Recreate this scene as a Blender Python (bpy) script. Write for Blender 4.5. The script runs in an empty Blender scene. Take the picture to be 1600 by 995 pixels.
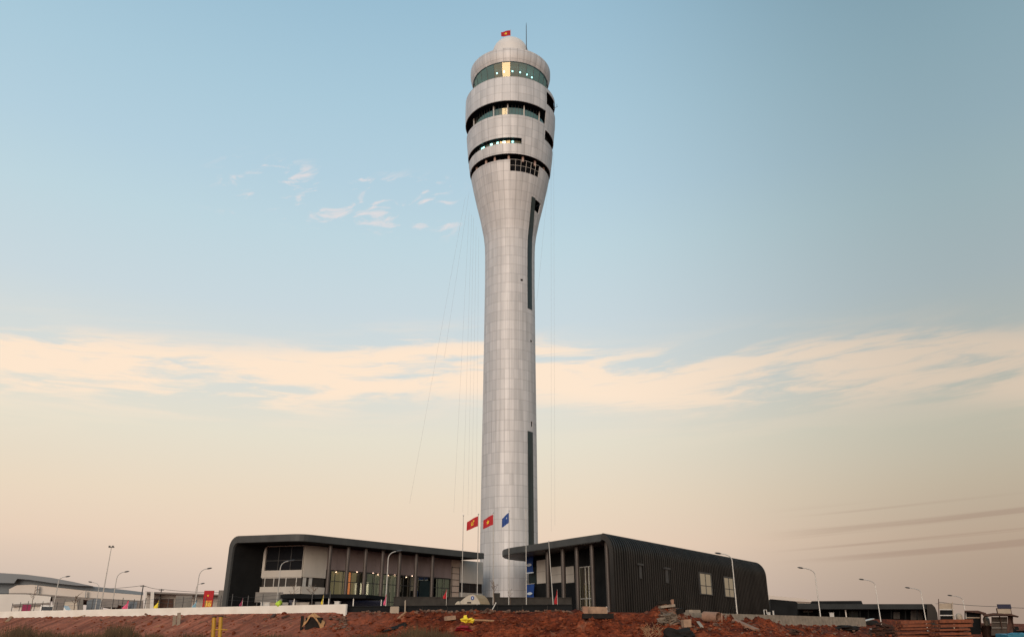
import bpy, math, random
import numpy as np
from mathutils import Vector, noise
random.seed(7)
R = math.radians
SC = bpy.context.scene
COL = SC.collection
# ------------------------------------------------------------------ camera model (eye level is z = 0)
F = 1256.0; PITCH = R(21.8); CP, SP = math.cos(PITCH), math.sin(PITCH); ROLL = R(-0.1)
def ray(px, py):
    u = (px-800)/F; v = (497.5-py)/F
    u, v = u*math.cos(ROLL)+v*math.sin(ROLL), -u*math.sin(ROLL)+v*math.cos(ROLL)
    return Vector((u, CP-v*SP, SP+v*CP))
def at(px, py, Y):
    d = ray(px, py); return d*(Y/d.y)
def atz(px, py, h):
    d = ray(px, py); return d*(h/d.z)
def unit(x, y):
    l = math.hypot(x, y); return Vector((x/l, y/l, 0))
class Plane:
    """a vertical wall plane: s runs along it, z up, n points out of the wall towards the viewer"""
    def __init__(s, p, d):
        s.p = Vector((p[0], p[1], 0)); s.d = unit(d[0], d[1]); n = Vector((s.d.y, -s.d.x, 0))
        if n.dot(-s.p) < 0: n = -n
        s.n = n
    def sz(s, px, py):
        r = ray(px, py); t = s.p.dot(s.n)/r.dot(s.n); q = r*t
        return (q-s.p).dot(s.d), q.z
    def at(s, a, z, o=0): 
        q = s.p+s.d*a+s.n*o; return Vector((q.x, q.y, z))
# ------------------------------------------------------------------ mesh building
class MB:
    def __init__(s): s.v = []; s.f = []; s.uv = None
    def add(s, vs, fs):
        o = len(s.v); s.v += [tuple(v) for v in vs]; s.f += [tuple(i+o for i in f) for f in fs]; return s
    def hexa(s, p):   # 4 bottom + 4 top points
        return s.add(p, [(3,2,1,0),(4,5,6,7),(0,1,5,4),(1,2,6,5),(2,3,7,6),(3,0,4,7)])
    def box(s, c, size, rz=0, tilt=0):
        cx, cy, cz = c; x, y, z = [k/2 for k in size]; ps = []
        for k in (-z, z):
            for i, j in ((-x,-y),(x,-y),(x,y),(-x,y)):
                a, b, e = i, j, k
                a, e = a*math.cos(tilt)-e*math.sin(tilt), a*math.sin(tilt)+e*math.cos(tilt)
                ps.append((cx+a*math.cos(rz)-b*math.sin(rz), cy+a*math.sin(rz)+b*math.cos(rz), cz+e))
        return s.hexa(ps)
    def panel(s, pl, a0, a1, z0, z1, o0, o1):
        return s.hexa([pl.at(a0,z0,o1), pl.at(a1,z0,o1), pl.at(a1,z0,o0), pl.at(a0,z0,o0),
                       pl.at(a0,z1,o1), pl.at(a1,z1,o1), pl.at(a1,z1,o0), pl.at(a0,z1,o0)])
    def sheet(s, pl, a0, a1, z0, z1, o):
        return s.add([pl.at(a0,z0,o), pl.at(a1,z0,o), pl.at(a1,z1,o), pl.at(a0,z1,o)], [(0,1,2,3)])
    def prism(s, poly, z0, z1):
        n = len(poly); vs = [(p[0],p[1],z0) for p in poly]+[(p[0],p[1],z1) for p in poly]
        return s.add(vs, [tuple(range(n))[::-1], tuple(range(n,2*n))]+[(i,(i+1)%n,(i+1)%n+n,i+n) for i in range(n)])
    def extrude(s, pts, vec):
        n = len(pts); vec = Vector(vec); vs = [Vector(p) for p in pts]+[Vector(p)+vec for p in pts]
        return s.add(vs, [tuple(range(n)), tuple(range(n,2*n))[::-1]]+[(i,i+n,(i+1)%n+n,(i+1)%n) for i in range(n)])
    def tube(s, path, r, n=8, cap=True):
        path = [Vector(p) for p in path]; rr = r if isinstance(r, (list,tuple)) else [r]*len(path)
        vs = []; up = None
        for i, p in enumerate(path):
            t = (path[min(i+1,len(path)-1)]-path[max(i-1,0)]).normalized()
            if up is None: up = Vector((1,0,0)) if abs(t.x) < .9 else Vector((0,1,0))
            a = (up-t*up.dot(t)).normalized(); b = t.cross(a); up = a
            vs += [p+(a*math.cos(2*math.pi*k/n)+b*math.sin(2*math.pi*k/n))*rr[i] for k in range(n)]
        fs = []
        for i in range(len(path)-1):
            for k in range(n):
                fs.append((i*n+k, i*n+(k+1)%n, (i+1)*n+(k+1)%n, (i+1)*n+k))
        if cap: fs += [tuple(range(n))[::-1], tuple(range((len(path)-1)*n, len(path)*n))]
        return s.add(vs, fs)
    def lathe(s, c, prof, n=32):
        vs = []; fs = []
        for (z, r) in prof:
            vs += [(c[0]+r*math.cos(2*math.pi*k/n), c[1]+r*math.sin(2*math.pi*k/n), z) for k in range(n)]
        for i in range(len(prof)-1):
            for k in range(n): fs.append((i*n+k, i*n+(k+1)%n, (i+1)*n+(k+1)%n, (i+1)*n+k))
        fs += [tuple(range(n))[::-1], tuple(range((len(prof)-1)*n, len(prof)*n))]
        return s.add(vs, fs)
    def blob(s, c, rad, seed=0, rough=.3, sub=1):
        # an irregular lump
        t = (1+5**.5)/2
        vs = [Vector(v).normalized() for v in [(-1,t,0),(1,t,0),(-1,-t,0),(1,-t,0),(0,-1,t),(0,1,t),(0,-1,-t),(0,1,-t),(t,0,-1),(t,0,1),(-t,0,-1),(-t,0,1)]]
        fs = [(0,11,5),(0,5,1),(0,1,7),(0,7,10),(0,10,11),(1,5,9),(5,11,4),(11,10,2),(10,7,6),(7,1,8),(3,9,4),(3,4,2),(3,2,6),(3,6,8),(3,8,9),(4,9,5),(2,4,11),(6,2,10),(8,6,7),(9,8,1)]
        for _ in range(sub):
            mid = {}; nf = []
            def m(a, b):
                k = (min(a,b), max(a,b))
                if k not in mid: vs.append(((vs[a]+vs[b])/2).normalized()); mid[k] = len(vs)-1
                return mid[k]
            for a, b, c2 in fs:
                x, y, z = m(a,b), m(b,c2), m(c2,a); nf += [(a,x,z),(b,y,x),(c2,z,y),(x,y,z)]
            fs = nf
        rx = rad if isinstance(rad, (tuple,list)) else (rad,)*3
        out = []
        for v in vs:
            k = 1+rough*noise.noise(v*1.6+Vector((seed*3.1, seed*1.7, seed)))*2
            out.append((c[0]+v.x*rx[0]*k, c[1]+v.y*rx[1]*k, c[2]+v.z*rx[2]*k))
        return s.add(out, fs)
    def build(s, name, m, parent=None, smooth=False, fix=True):
        me = bpy.data.meshes.new(name); me.from_pydata(s.v, [], s.f); me.update()
        if fix:
            import bmesh
            bm = bmesh.new(); bm.from_mesh(me); bmesh.ops.recalc_face_normals(bm, faces=bm.faces); bm.to_mesh(me); bm.free()
        if s.uv is not None:
            ul = me.uv_layers.new(name='UVMap')
            for lp in me.loops: ul.data[lp.index].uv = s.uv[lp.vertex_index]
        if smooth:
            for p in me.polygons: p.use_smooth = True
            try: me.set_sharp_from_angle(angle=R(smooth if smooth is not True else 40))
            except Exception: pass
        o = bpy.data.objects.new(name, me); COL.objects.link(o)
        if m: me.materials.append(m)
        if parent: o.parent = parent; o.matrix_parent_inverse = parent.matrix_basis.inverted()
        return o
def tag(o, label, cat, group=None, kind=None):
    if label: o['label'] = label
    if cat: o['category'] = cat
    if group: o['group'] = group
    if kind: o['kind'] = kind
    return o
def empty(name, loc, label, cat, group=None, kind=None, rz=0):
    o = bpy.data.objects.new(name, None); COL.objects.link(o); o.location = loc; o.rotation_euler.z = rz
    o.empty_display_size = .5
    return tag(o, label, cat, group, kind)
def copy_tree(o, parent=None):
    c = o.copy(); COL.objects.link(c)
    if parent: c.parent = parent
    for ch in list(o.children): copy_tree(ch, c)
    return c
# ------------------------------------------------------------------ materials
def lin(c):
    return tuple((x/255/12.92 if x/255 <= .04045 else ((x/255+.055)/1.055)**2.4) for x in c)
def mat(name, col, rough=.6, metal=0, var=.12, scale=3.0, bump=0.0, spec=.5, stretch=(1,1,1), col2=None, detail=5):
    m = bpy.data.materials.new(name); m.use_nodes = True; nt = m.node_tree; b = nt.nodes['Principled BSDF']
    b.inputs['Roughness'].default_value = rough; b.inputs['Metallic'].default_value = metal
    b.inputs['Specular IOR Level'].default_value = spec
    tc = nt.nodes.new('ShaderNodeTexCoord'); mp = nt.nodes.new('ShaderNodeMapping'); mp.inputs['Scale'].default_value = stretch
    n = nt.nodes.new('ShaderNodeTexNoise'); n.inputs['Scale'].default_value = scale; n.inputs['Detail'].default_value = detail
    nt.links.new(tc.outputs['Object'], mp.inputs[0]); nt.links.new(mp.outputs[0], n.inputs['Vector'])
    cr = nt.nodes.new('ShaderNodeValToRGB'); e = cr.color_ramp.elements
    c2 = col2 or tuple(min(1, x*(1+var)) for x in col)
    c1 = col if col2 else tuple(x*(1-var) for x in col)
    e[0].position = .3; e[1].position = .7; e[0].color = (*c1, 1); e[1].color = (*c2, 1)
    nt.links.new(n.outputs['Fac'], cr.inputs[0]); nt.links.new(cr.outputs[0], b.inputs['Base Color'])
    if bump:
        bp = nt.nodes.new('ShaderNodeBump'); bp.inputs['Strength'].default_value = bump; bp.inputs['Distance'].default_value = .1
        nt.links.new(n.outputs['Fac'], bp.inputs['Height']); nt.links.new(bp.outputs[0], b.inputs['Normal'])
    return m
def emit(name, col, st):
    m = bpy.data.materials.new(name); m.use_nodes = True; b = m.node_tree.nodes['Principled BSDF']
    b.inputs['Base Color'].default_value = (*col, 1); b.inputs['Emission Color'].default_value = (*col, 1); b.inputs['Emission Strength'].default_value = st
    return m
def glass(name, tint, refl, fac=.4, rough=.02):
    m = bpy.data.materials.new(name); m.use_nodes = True; nt = m.node_tree; nt.nodes.remove(nt.nodes['Principled BSDF'])
    out = nt.nodes['Material Output']; g = nt.nodes.new('ShaderNodeBsdfGlossy'); g.inputs['Color'].default_value = (*refl, 1); g.inputs['Roughness'].default_value = rough
    t = nt.nodes.new('ShaderNodeBsdfTransparent'); t.inputs['Color'].default_value = (*tint, 1)
    lw = nt.nodes.new('ShaderNodeLayerWeight'); lw.inputs['Blend'].default_value = .35
    ad = nt.nodes.new('ShaderNodeMath'); ad.operation = 'MULTIPLY_ADD'; ad.inputs[1].default_value = 1-fac; ad.inputs[2].default_value = fac; ad.use_clamp = True
    mx = nt.nodes.new('ShaderNodeMixShader')
    nt.links.new(lw.outputs['Fresnel'], ad.inputs[0]); nt.links.new(ad.outputs[0], mx.inputs[0]); nt.links.new(t.outputs[0], mx.inputs[1]); nt.links.new(g.outputs[0], mx.inputs[2])
    nt.links.new(mx.outputs[0], out.inputs[0]); return m
def cladding(name, c1, c2, mortar, bw, rh, msize, rough=.42, metal=.3, offset=.5):
    m = bpy.data.materials.new(name); m.use_nodes = True; nt = m.node_tree; b = nt.nodes['Principled BSDF']; L = nt.links
    b.inputs['Roughness'].default_value = rough; b.inputs['Metallic'].default_value = metal
    uv = nt.nodes.new('ShaderNodeUVMap'); br = nt.nodes.new('ShaderNodeTexBrick')
    br.offset = offset; br.squash = 1; br.inputs['Scale'].default_value = 1; br.inputs['Brick Width'].default_value = bw; br.inputs['Row Height'].default_value = rh
    br.inputs['Mortar Size'].default_value = msize; br.inputs['Mortar Smooth'].default_value = .2; br.inputs['Bias'].default_value = -.1
    br.inputs['Color1'].default_value = (*c1, 1); br.inputs['Color2'].default_value = (*c2, 1); br.inputs['Mortar'].default_value = (*mortar, 1)
    L.new(uv.outputs[0], br.inputs['Vector'])
    mp = nt.nodes.new('ShaderNodeMapping'); mp.inputs['Scale'].default_value = (1.5, .06, 1); n = nt.nodes.new('ShaderNodeTexNoise'); n.inputs['Scale'].default_value = 1; n.inputs['Detail'].default_value = 7
    L.new(uv.outputs[0], mp.inputs[0]); L.new(mp.outputs[0], n.inputs['Vector'])
    mr = nt.nodes.new('ShaderNodeMapRange'); mr.inputs['From Min'].default_value = .3; mr.inputs['From Max'].default_value = .7; mr.inputs['To Min'].default_value = .80; mr.inputs['To Max'].default_value = 1.10
    L.new(n.outputs['Fac'], mr.inputs[0])
    mx = nt.nodes.new('ShaderNodeMix'); mx.data_type = 'RGBA'; mx.blend_type = 'MULTIPLY'; mx.inputs['Factor'].default_value = 1
    L.new(br.outputs['Color'], mx.inputs['A']); L.new(mr.outputs[0], mx.inputs['B']); L.new(mx.outputs['Result'], b.inputs['Base Color'])
    bp = nt.nodes.new('ShaderNodeBump'); bp.invert = True; bp.inputs['Strength'].default_value = .4; bp.inputs['Distance'].default_value = .03
    L.new(br.outputs['Fac'], bp.inputs['Height']); L.new(bp.outputs[0], b.inputs['Normal'])
    return m
M = {}
M['clad'] = cladding('tower_cladding', (.60,.59,.60), (.505,.50,.51), (.36,.35,.352), 1.12, 1.95, .034, .5, .14, 0.0)
M['dome'] = mat('radome_shell', (.66,.635,.62), .5, 0, .04, .6)
M['dark'] = mat('dark_void', (.009,.010,.013), .8, 0, .2, 1, spec=.1)
M['brownglass'] = mat('tinted_ribbon_glass', (.032,.028,.026), .3, 0, .2, 1, spec=.35)
M['shedbrown'] = mat('dimmed_shed_boards', (.055,.042,.034), .85, 0, .3, 2)  # darkened: the dim right edge is put into the colour
M['warmglow'] = emit('interior_glow', (.60,.50,.32), .48)  # glows by itself, standing in for room light behind the glass
M['dimglow'] = emit('dim_interior_glow', (.42,.41,.32), .40)  # weaker self-glow that brightens panes from behind
M['slot'] = mat('slot_glazing', (.013,.024,.026), .3, 0, .3, .5, spec=.35)
M['steel'] = mat('painted_steel', (.55,.54,.52), .4, .3, .08, 4)
M['darksteel'] = mat('dark_steel', (.05,.05,.052), .45, .3, .15, 4)
M['pinkcol'] = mat('raw_concrete_post', (.42,.30,.26), .8, 0, .15, 3)
M['glass'] = glass('teal_glass', (.14,.54,.66), (.60,.47,.27), .22)
M['glass2'] = glass('curtain_glass', (.50,.52,.45), (.62,.63,.54), .40)
M['lamp'] = emit('lamp_glow', (1,.66,.5), 10)
M['cabwall'] = mat('cab_interior_glow', (.14,.24,.25), .8, 0, .15, 1)
M['cabwall'].node_tree.nodes['Principled BSDF'].inputs['Emission Color'].default_value = (.30,.50,.52,1); M['cabwall'].node_tree.nodes['Principled BSDF'].inputs['Emission Strength'].default_value = .22  # walls glow by themselves so the glass reads teal; no lamp
M['char'] = mat('charcoal_fascia', (.058,.060,.060), .55, .15, .18, .7, stretch=(1,1,.4), spec=.3)
M['soffit'] = mat('soffit', (.075,.075,.075), .5, .2, .15, .8)
M['seam'] = mat('standing_seam', (.022,.019,.017), .4, .2, .5, .5, stretch=(1,1,.25), spec=.4)
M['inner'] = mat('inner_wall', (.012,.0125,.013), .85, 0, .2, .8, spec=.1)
M['white'] = mat('white_wall', (.46,.43,.39), .65, 0, .07, .9, stretch=(1,1,.35))
M['paint'] = mat('white_render', (.72,.665,.59), .85, 0, .06, .5, bump=.2, stretch=(1,1,1.6), col2=(.82,.78,.71), detail=8)
M['mauve'] = mat('mauve_panel', (.26,.205,.205), .45, .15, .1, .8, stretch=(1,1,.3))
M['tan'] = mat('tan_panel', (.48,.39,.33), .6, 0, .1, 1)
M['col'] = mat('column_paint', (.072,.058,.052), .45, .2, .12, 2, stretch=(1,1,.2))
M['conc'] = mat('concrete', (.27,.22,.17), .9, 0, .25, 1.6, bump=.4)
M['plinth'] = mat('plinth_stone', (.040,.036,.032), .8, 0, .25, 1.5, spec=.2)
M['red'] = mat('red_cloth', (.42,.008,.014), .75, 0, .08, 2)
M['darkred'] = mat('dark_red_sacking', (.22,.006,.012), .8, 0, .3, 4)
M['scrap'] = mat('rusty_scrap', (.022,.011,.008), .9, 0, .8, 1.2, bump=.3, col2=(.085,.035,.02))
M['rubblepile'] = mat('broken_slabs', (.045,.036,.028), .9, 0, .8, 1.3, bump=.3, col2=(.26,.20,.15))
M['dkfascia'] = mat('dark_fascia', (.026,.029,.030), .7, 0, .25, .4, spec=.2)
M['clod'] = mat('soil_clod', (.10,.020,.009), .95, 0, .2, .9, spec=.1, bump=.4, col2=(.27,.08,.038))
M['yellow'] = mat('yellow_cloth', (.80,.60,.03), .7, 0, .08, 3)
M['blue'] = mat('blue_cloth', (.012,.055,.24), .7, 0, .12, 2)
M['pale'] = mat('pale_print', (.62,.70,.78), .7, 0, .05, 2)
M['pink'] = mat('pink_cloth', (.70,.10,.20), .75, 0, .1, 2)
M['magenta'] = mat('magenta_cloth', (.26,.018,.07), .75, 0, .1, 2)
M['lime'] = mat('lime_cloth', (.45,.68,.06), .7, 0, .1, 3)
M['lightblue'] = mat('light_blue_cloth', (.20,.38,.48), .75, 0, .1, 2)
M['galv'] = mat('galvanised_pole', (.50,.48,.45), .45, .4, .1, 3)
M['grey'] = mat('grey_board', (.17,.155,.14), .7, 0, .12, 1.5)
M['far'] = mat('hazed_terminal_roof', (.21,.225,.24), .9, 0, .06, .05, spec=.05)  # terminal colours carry the distance haze; no air volume
M['farpale'] = mat('terminal_pale_roof', (.56,.50,.45), .9, 0, .06, .05, spec=.05)
M['fardark'] = mat('terminal_dark', (.16,.18,.20), .9, 0, .1, .05, spec=.05)
M['farwhite'] = mat('terminal_white', (.60,.57,.53), .7, 0, .06, .1)
M['farbrown'] = mat('terminal_brown', (.19,.165,.15), .7, 0, .12, .1)
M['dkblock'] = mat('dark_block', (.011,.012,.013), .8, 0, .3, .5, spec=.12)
M['wood'] = mat('weathered_wood', (.34,.19,.10), .85, 0, .3, 5, bump=.3, stretch=(1,1,4))
M['orange'] = mat('red_primed_timber', (.17,.045,.015), .75, 0, .35, 3.5, bump=.3)
M['rust'] = mat('rust_sheet', (.060,.026,.017), .8, 0, .4, 3, bump=.3)
M['tarp'] = mat('ochre_tarpaulin', (.46,.24,.10), .7, 0, .2, 2, bump=.4)
M['blacktarp'] = mat('black_tarpaulin', (.016,.013,.011), .75, 0, .3, 2, bump=.4, spec=.15)
M['tanblock'] = mat('tan_block', (.33,.21,.14), .9, 0, .2, 2, bump=.3)
M['yellowpaint'] = mat('yellow_paint', (.46,.24,.015), .5, 0, .15, 4)
M['pipe'] = mat('concrete_pipe', (.29,.16,.105), .85, 0, .2, 2, bump=.3)
M['cream'] = mat('cream_canvas', (.46,.41,.34), .8, 0, .08, 2)
M['tancanvas'] = mat('tan_canvas', (.42,.30,.18), .8, 0, .12, 2)
M['teal'] = mat('teal_tarp', (.02,.15,.22), .6, 0, .2, 2)
M['navy'] = mat('navy_board', (.012,.014,.04), .5, 0, .1, 2)
M['sand'] = mat('sand_board', (.36,.29,.22), .7, 0, .08, 2)
M['bark'] = mat('bark', (.13,.085,.06), .9, 0, .3, 8, bump=.4)
M['rope'] = mat('rope', (.30,.30,.31), .8, 0, .1, 2)
M['van'] = mat('van_paint', (.66,.66,.64), .3, .1, .04, 1)
M['vanglass'] = mat('van_glass', (.03,.045,.06), .1, 0, .1, 1)
M['tyre'] = mat('tyre_rubber', (.02,.02,.02), .8, 0, .2, 5)
M['orangeglow'] = emit('warm_glow_pane', (1.0,.36,.14), 1.15)  # panel glows by itself behind the glass
M['rubble'] = mat('rubble', (.15,.078,.05), .9, 0, .7, 1.1, bump=.4)
M['grass'] = mat('dry_grass', (.075,.045,.020), .9, 0, .45, .6)

# ------------------------------------------------------------------ terrain
WALL_R = Vector((-20.6,100)); 
CREST = [(-700,440),(-330,255),(-103,156),(-20.6,99.6),(-8,98.3),(4,97.6),(14,97.8),(20.0,100.4),(29,109.9),(61,144.4),(300,390)]
def plat(x, y): return 3.02+.011*max(0,y-98)*(1 if x > -22 else .9)
def sdist(x, y):
    best = 1e9; sg = 1
    for (ax, ay), (bx, by) in zip(CREST, CREST[1:]):
        dx, dy = bx-ax, by-ay; t = max(0, min(1, ((x-ax)*dx+(y-ay)*dy)/(dx*dx+dy*dy)))
        qx, qy = ax+dx*t-x, ay+dy*t-y; d = math.hypot(qx, qy)
        if d < best: best = d; sg = 1 if (dx*(y-ay)-dy*(x-ax)) < 0 else -1
    return best*sg
PILES = [(-9.5,94.5,3.2,.55),(-3,95.5,3.0,.35),(6.0,94.5,3.5,.55),(17.2,97.0,1.9,1.35),(19.2,99,2.4,.6),(12.7,95.5,1.6,-.5),(24.6,102.0,1.6,1.2),(31.5,108.6,2.4,1.15),(27.5,101.0,3.0,.5),(10,93,2.4,.5),(0,92.5,2.5,.35),(22,97,3,.45)]
def sm(a, b, t):
    t = max(0, min(1, (t-a)/(b-a))); return t*t*(3-2*t)
def gz(x, y, fine=True):
    d = sdist(x, y)
    right = sm(12, 22, x)
    if d < -.3-right*1.7: return plat(x, y)-.02
    top = plat(x, y)-right*1.25*sm(-2.0, -.8, d)
    bank = 9.0+right*6
    h = top-(top+.75)*min(1, max(0,d)/bank)**1.05
    if d > bank: h = -.75-.95*sm(0, 45, d-bank)
    if fine and -.2 < d < 30:
        k = sm(-.2, 1.5, d)*(1-sm(18, 30, d))
        rough = sm(-24, -12, x)
        v = Vector((x*.6, y*.6, 0))
        a = noise.fractal(v, 1.0, 2.0, 5)
        b = noise.fractal(Vector((x*1.3, y*1.3, 3)), .9, 2.1, 4)
        rill = noise.noise(Vector(((x*.77-y*.64)*.0+(x+.9*y)*.42, (x-y)*.05, 9)))
        h += k*(rough*(.55*a+.36*b)+(1-rough)*(.12*a+.10*b+.34*rill))
        for (cx, cy, r, am) in PILES:
            q = ((x-cx)**2+(y-cy)**2)/(r*r)
            if q < 6: h += am*math.exp(-q)*(1+.35*b)*sm(-.3, .6, d)
    return h
def axis(parts):
    out = []
    for a, b, st in parts:
        n = max(1, int(round((b-a)/st))); out += [a+(b-a)*i/n for i in range(n)]
    return out+[parts[-1][1]]
gx = axis([(-4000,-400,600),(-400,-120,20),(-120,-50,.9),(-50,60,.32),(60,110,1.5),(110,400,25),(400,4000,600)])
gy = axis([(-600,0,100),(0,70,5),(70,84,.7),(84,112,.28),(112,170,1.0),(170,420,20),(420,5000,600)])
mb = MB(); nx = len(gx); ny = len(gy)
for y in gy:
    for x in gx: mb.v.append((x, y, gz(x, y)))
mb.f = [(j*nx+i, j*nx+i+1, (j+1)*nx+i+1, (j+1)*nx+i) for j in range(ny-1) for i in range(nx-1)]
def dirt_mat():
    m = bpy.data.materials.new('red_soil'); m.use_nodes = True; nt = m.node_tree; L = nt.links; b = nt.nodes['Principled BSDF']; b.inputs['Roughness'].default_value = .95; b.inputs['Specular IOR Level'].default_value = .15
    tc = nt.nodes.new('ShaderNodeTexCoord')
    def nz(sc, det, st=(1,1,1)):
        mp = nt.nodes.new('ShaderNodeMapping'); mp.inputs['Scale'].default_value = st; n = nt.nodes.new('ShaderNodeTexNoise'); n.inputs['Scale'].default_value = sc; n.inputs['Detail'].default_value = det
        L.new(tc.outputs['Object'], mp.inputs[0]); L.new(mp.outputs[0], n.inputs['Vector']); return n
    n1 = nz(.35, 6); n2 = nz(2.2, 6); n3 = nz(.55, 5, (1,1,.3))
    cr = nt.nodes.new('ShaderNodeValToRGB'); e = cr.color_ramp.elements
    e[0].position = .34; e[0].color = (.085,.017,.008,1); e[1].position = .68; e[1].color = (.26,.060,.024,1)
    L.new(n1.outputs['Fac'], cr.inputs[0])
    cr2 = nt.nodes.new('ShaderNodeValToRGB'); e = cr2.color_ramp.elements
    e[0].position = .35; e[0].color = (.5,.5,.5,1); e[1].position = .7; e[1].color = (1.3,1.25,1.2,1)
    L.new(n2.outputs['Fac'], cr2.inputs[0])
    mx = nt.nodes.new('ShaderNodeMix'); mx.data_type = 'RGBA'; mx.blend_type = 'MULTIPLY'; mx.inputs['Factor'].default_value = 1
    L.new(cr.outputs[0], mx.inputs['A']); L.new(cr2.outputs[0], mx.inputs['B'])
    cr3 = nt.nodes.new('ShaderNodeValToRGB'); e = cr3.color_ramp.elements; e[0].position = .60; e[0].color = (0,0,0,1); e[1].position = .70; e[1].color = (.55,.55,.55,1)
    L.new(n3.outputs['Fac'], cr3.inputs[0])
    mx2 = nt.nodes.new('ShaderNodeMix'); mx2.data_type = 'RGBA'; L.new(cr3.outputs[0], mx2.inputs['Factor']); L.new(mx.outputs['Result'], mx2.inputs['A']); mx2.inputs['B'].default_value = (.36,.17,.10,1)
    L.new(mx2.outputs['Result'], b.inputs['Base Color'])
    sx = nt.nodes.new('ShaderNodeSeparateXYZ'); L.new(tc.outputs['Object'], sx.inputs[0]); mr = nt.nodes.new('ShaderNodeMapRange'); mr.inputs['From Min'].default_value = -10; mr.inputs['From Max'].default_value = -26; mr.inputs['To Max'].default_value = .5; L.new(sx.outputs['X'], mr.inputs['Value'])
    mx3 = nt.nodes.new('ShaderNodeMix'); mx3.data_type = 'RGBA'; L.new(mr.outputs[0], mx3.inputs['Factor']); L.new(mx2.outputs['Result'], mx3.inputs['A']); mx3.inputs['B'].default_value = (.40,.15,.095,1)
    q = nt.nodes.new('ShaderNodeMath'); q.operation = 'MULTIPLY_ADD'; L.new(sx.outputs['Z'], q.inputs[0]); q.inputs[1].default_value = -1.5; L.new(sx.outputs['X'], q.inputs[2])
    cb = nt.nodes.new('ShaderNodeCombineXYZ'); L.new(q.outputs[0], cb.inputs[0]); q2 = nt.nodes.new('ShaderNodeMath'); q2.operation = 'MULTIPLY'; L.new(sx.outputs['Z'], q2.inputs[0]); q2.inputs[1].default_value = .35; L.new(q2.outputs[0], cb.inputs[1])
    ns = nt.nodes.new('ShaderNodeTexNoise'); ns.inputs['Scale'].default_value = .75; ns.inputs['Detail'].default_value = 5; ns.inputs['Distortion'].default_value = 1.1; L.new(cb.outputs[0], ns.inputs['Vector'])
    crs = nt.nodes.new('ShaderNodeValToRGB'); e = crs.color_ramp.elements; e[0].position = .36; e[0].color = (.7,.66,.64,1); e[1].position = .70; e[1].color = (1.6,1.65,1.65,1)
    m_ = crs.color_ramp.elements.new(.5); m_.color = (.95,.95,.95,1); L.new(ns.outputs['Fac'], crs.inputs[0])
    mr2 = nt.nodes.new('ShaderNodeMath'); mr2.operation = 'MULTIPLY'; mr2.inputs[1].default_value = 1.7; L.new(mr.outputs[0], mr2.inputs[0])
    mx4 = nt.nodes.new('ShaderNodeMix'); mx4.data_type = 'RGBA'; mx4.blend_type = 'MULTIPLY'; L.new(mr2.outputs[0], mx4.inputs['Factor']); L.new(mx3.outputs['Result'], mx4.inputs['A']); L.new(crs.outputs[0], mx4.inputs['B']); L.new(mx4.outputs['Result'], b.inputs['Base Color'])
    bp = nt.nodes.new('ShaderNodeBump'); bp.inputs['Strength'].default_value = .9; bp.inputs['Distance'].default_value = .3; L.new(n2.outputs['Fac'], bp.inputs['Height']); L.new(bp.outputs[0], b.inputs['Normal'])
    return m
M['dirt'] = dirt_mat()
gobj = mb.build('ground', M['dirt'], smooth=180, fix=False); tag(gobj, 'bare red earth bank and level building ground', None, kind='structure')
def hit(px, py, y0=76):
    d = ray(px, py); Y = y0
    while Y < 180:
        p = d*(Y/d.y)
        if gz(p.x, p.y) >= p.z: return p
        Y += .1
    return None
def on(px, Y, py=950):
    p = at(px, py, Y); return Vector((p.x, p.y, gz(p.x, p.y)))

wpts = []
for px in (541,480,380,270,180,90,0,-60):
    yt = 943.3+(541-px)*(955-943.3)/541; yb = 957+(541-px)*(963-957)/541+1.0
    # on the crest line
    (ax, ay), (bx, by) = CREST[3], CREST[2]; r_ = ray(px, 955); k = r_.x/r_.y
    t = (k*ay-ax)/((bx-ax)-k*(by-ay)); X, Y = ax+(bx-ax)*t, ay+(by-ay)*t
    wpts.append((X, Y, at(px,yt,Y).z, at(px,yb,Y).z-.4))
def wallpt(px):
    for (x0,y0,t0,b0), (x1,y1,t1,b1) in zip(wpts, wpts[1:]):
        k = ray(px, 950); k = k.x/k.y; den = (x1-x0)-k*(y1-y0); t = (k*y0-x0)/den
        if -.01 <= t <= 1.01: return Vector((x0+(x1-x0)*t, y0+(y1-y0)*t+.8, t0+(t1-t0)*t))
    return Vector((wpts[-1][0], wpts[-1][1]+.8, wpts[-1][2]))
def BW_(px, e=.5): return max(100.6, wallpt(px).y)+e
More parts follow.
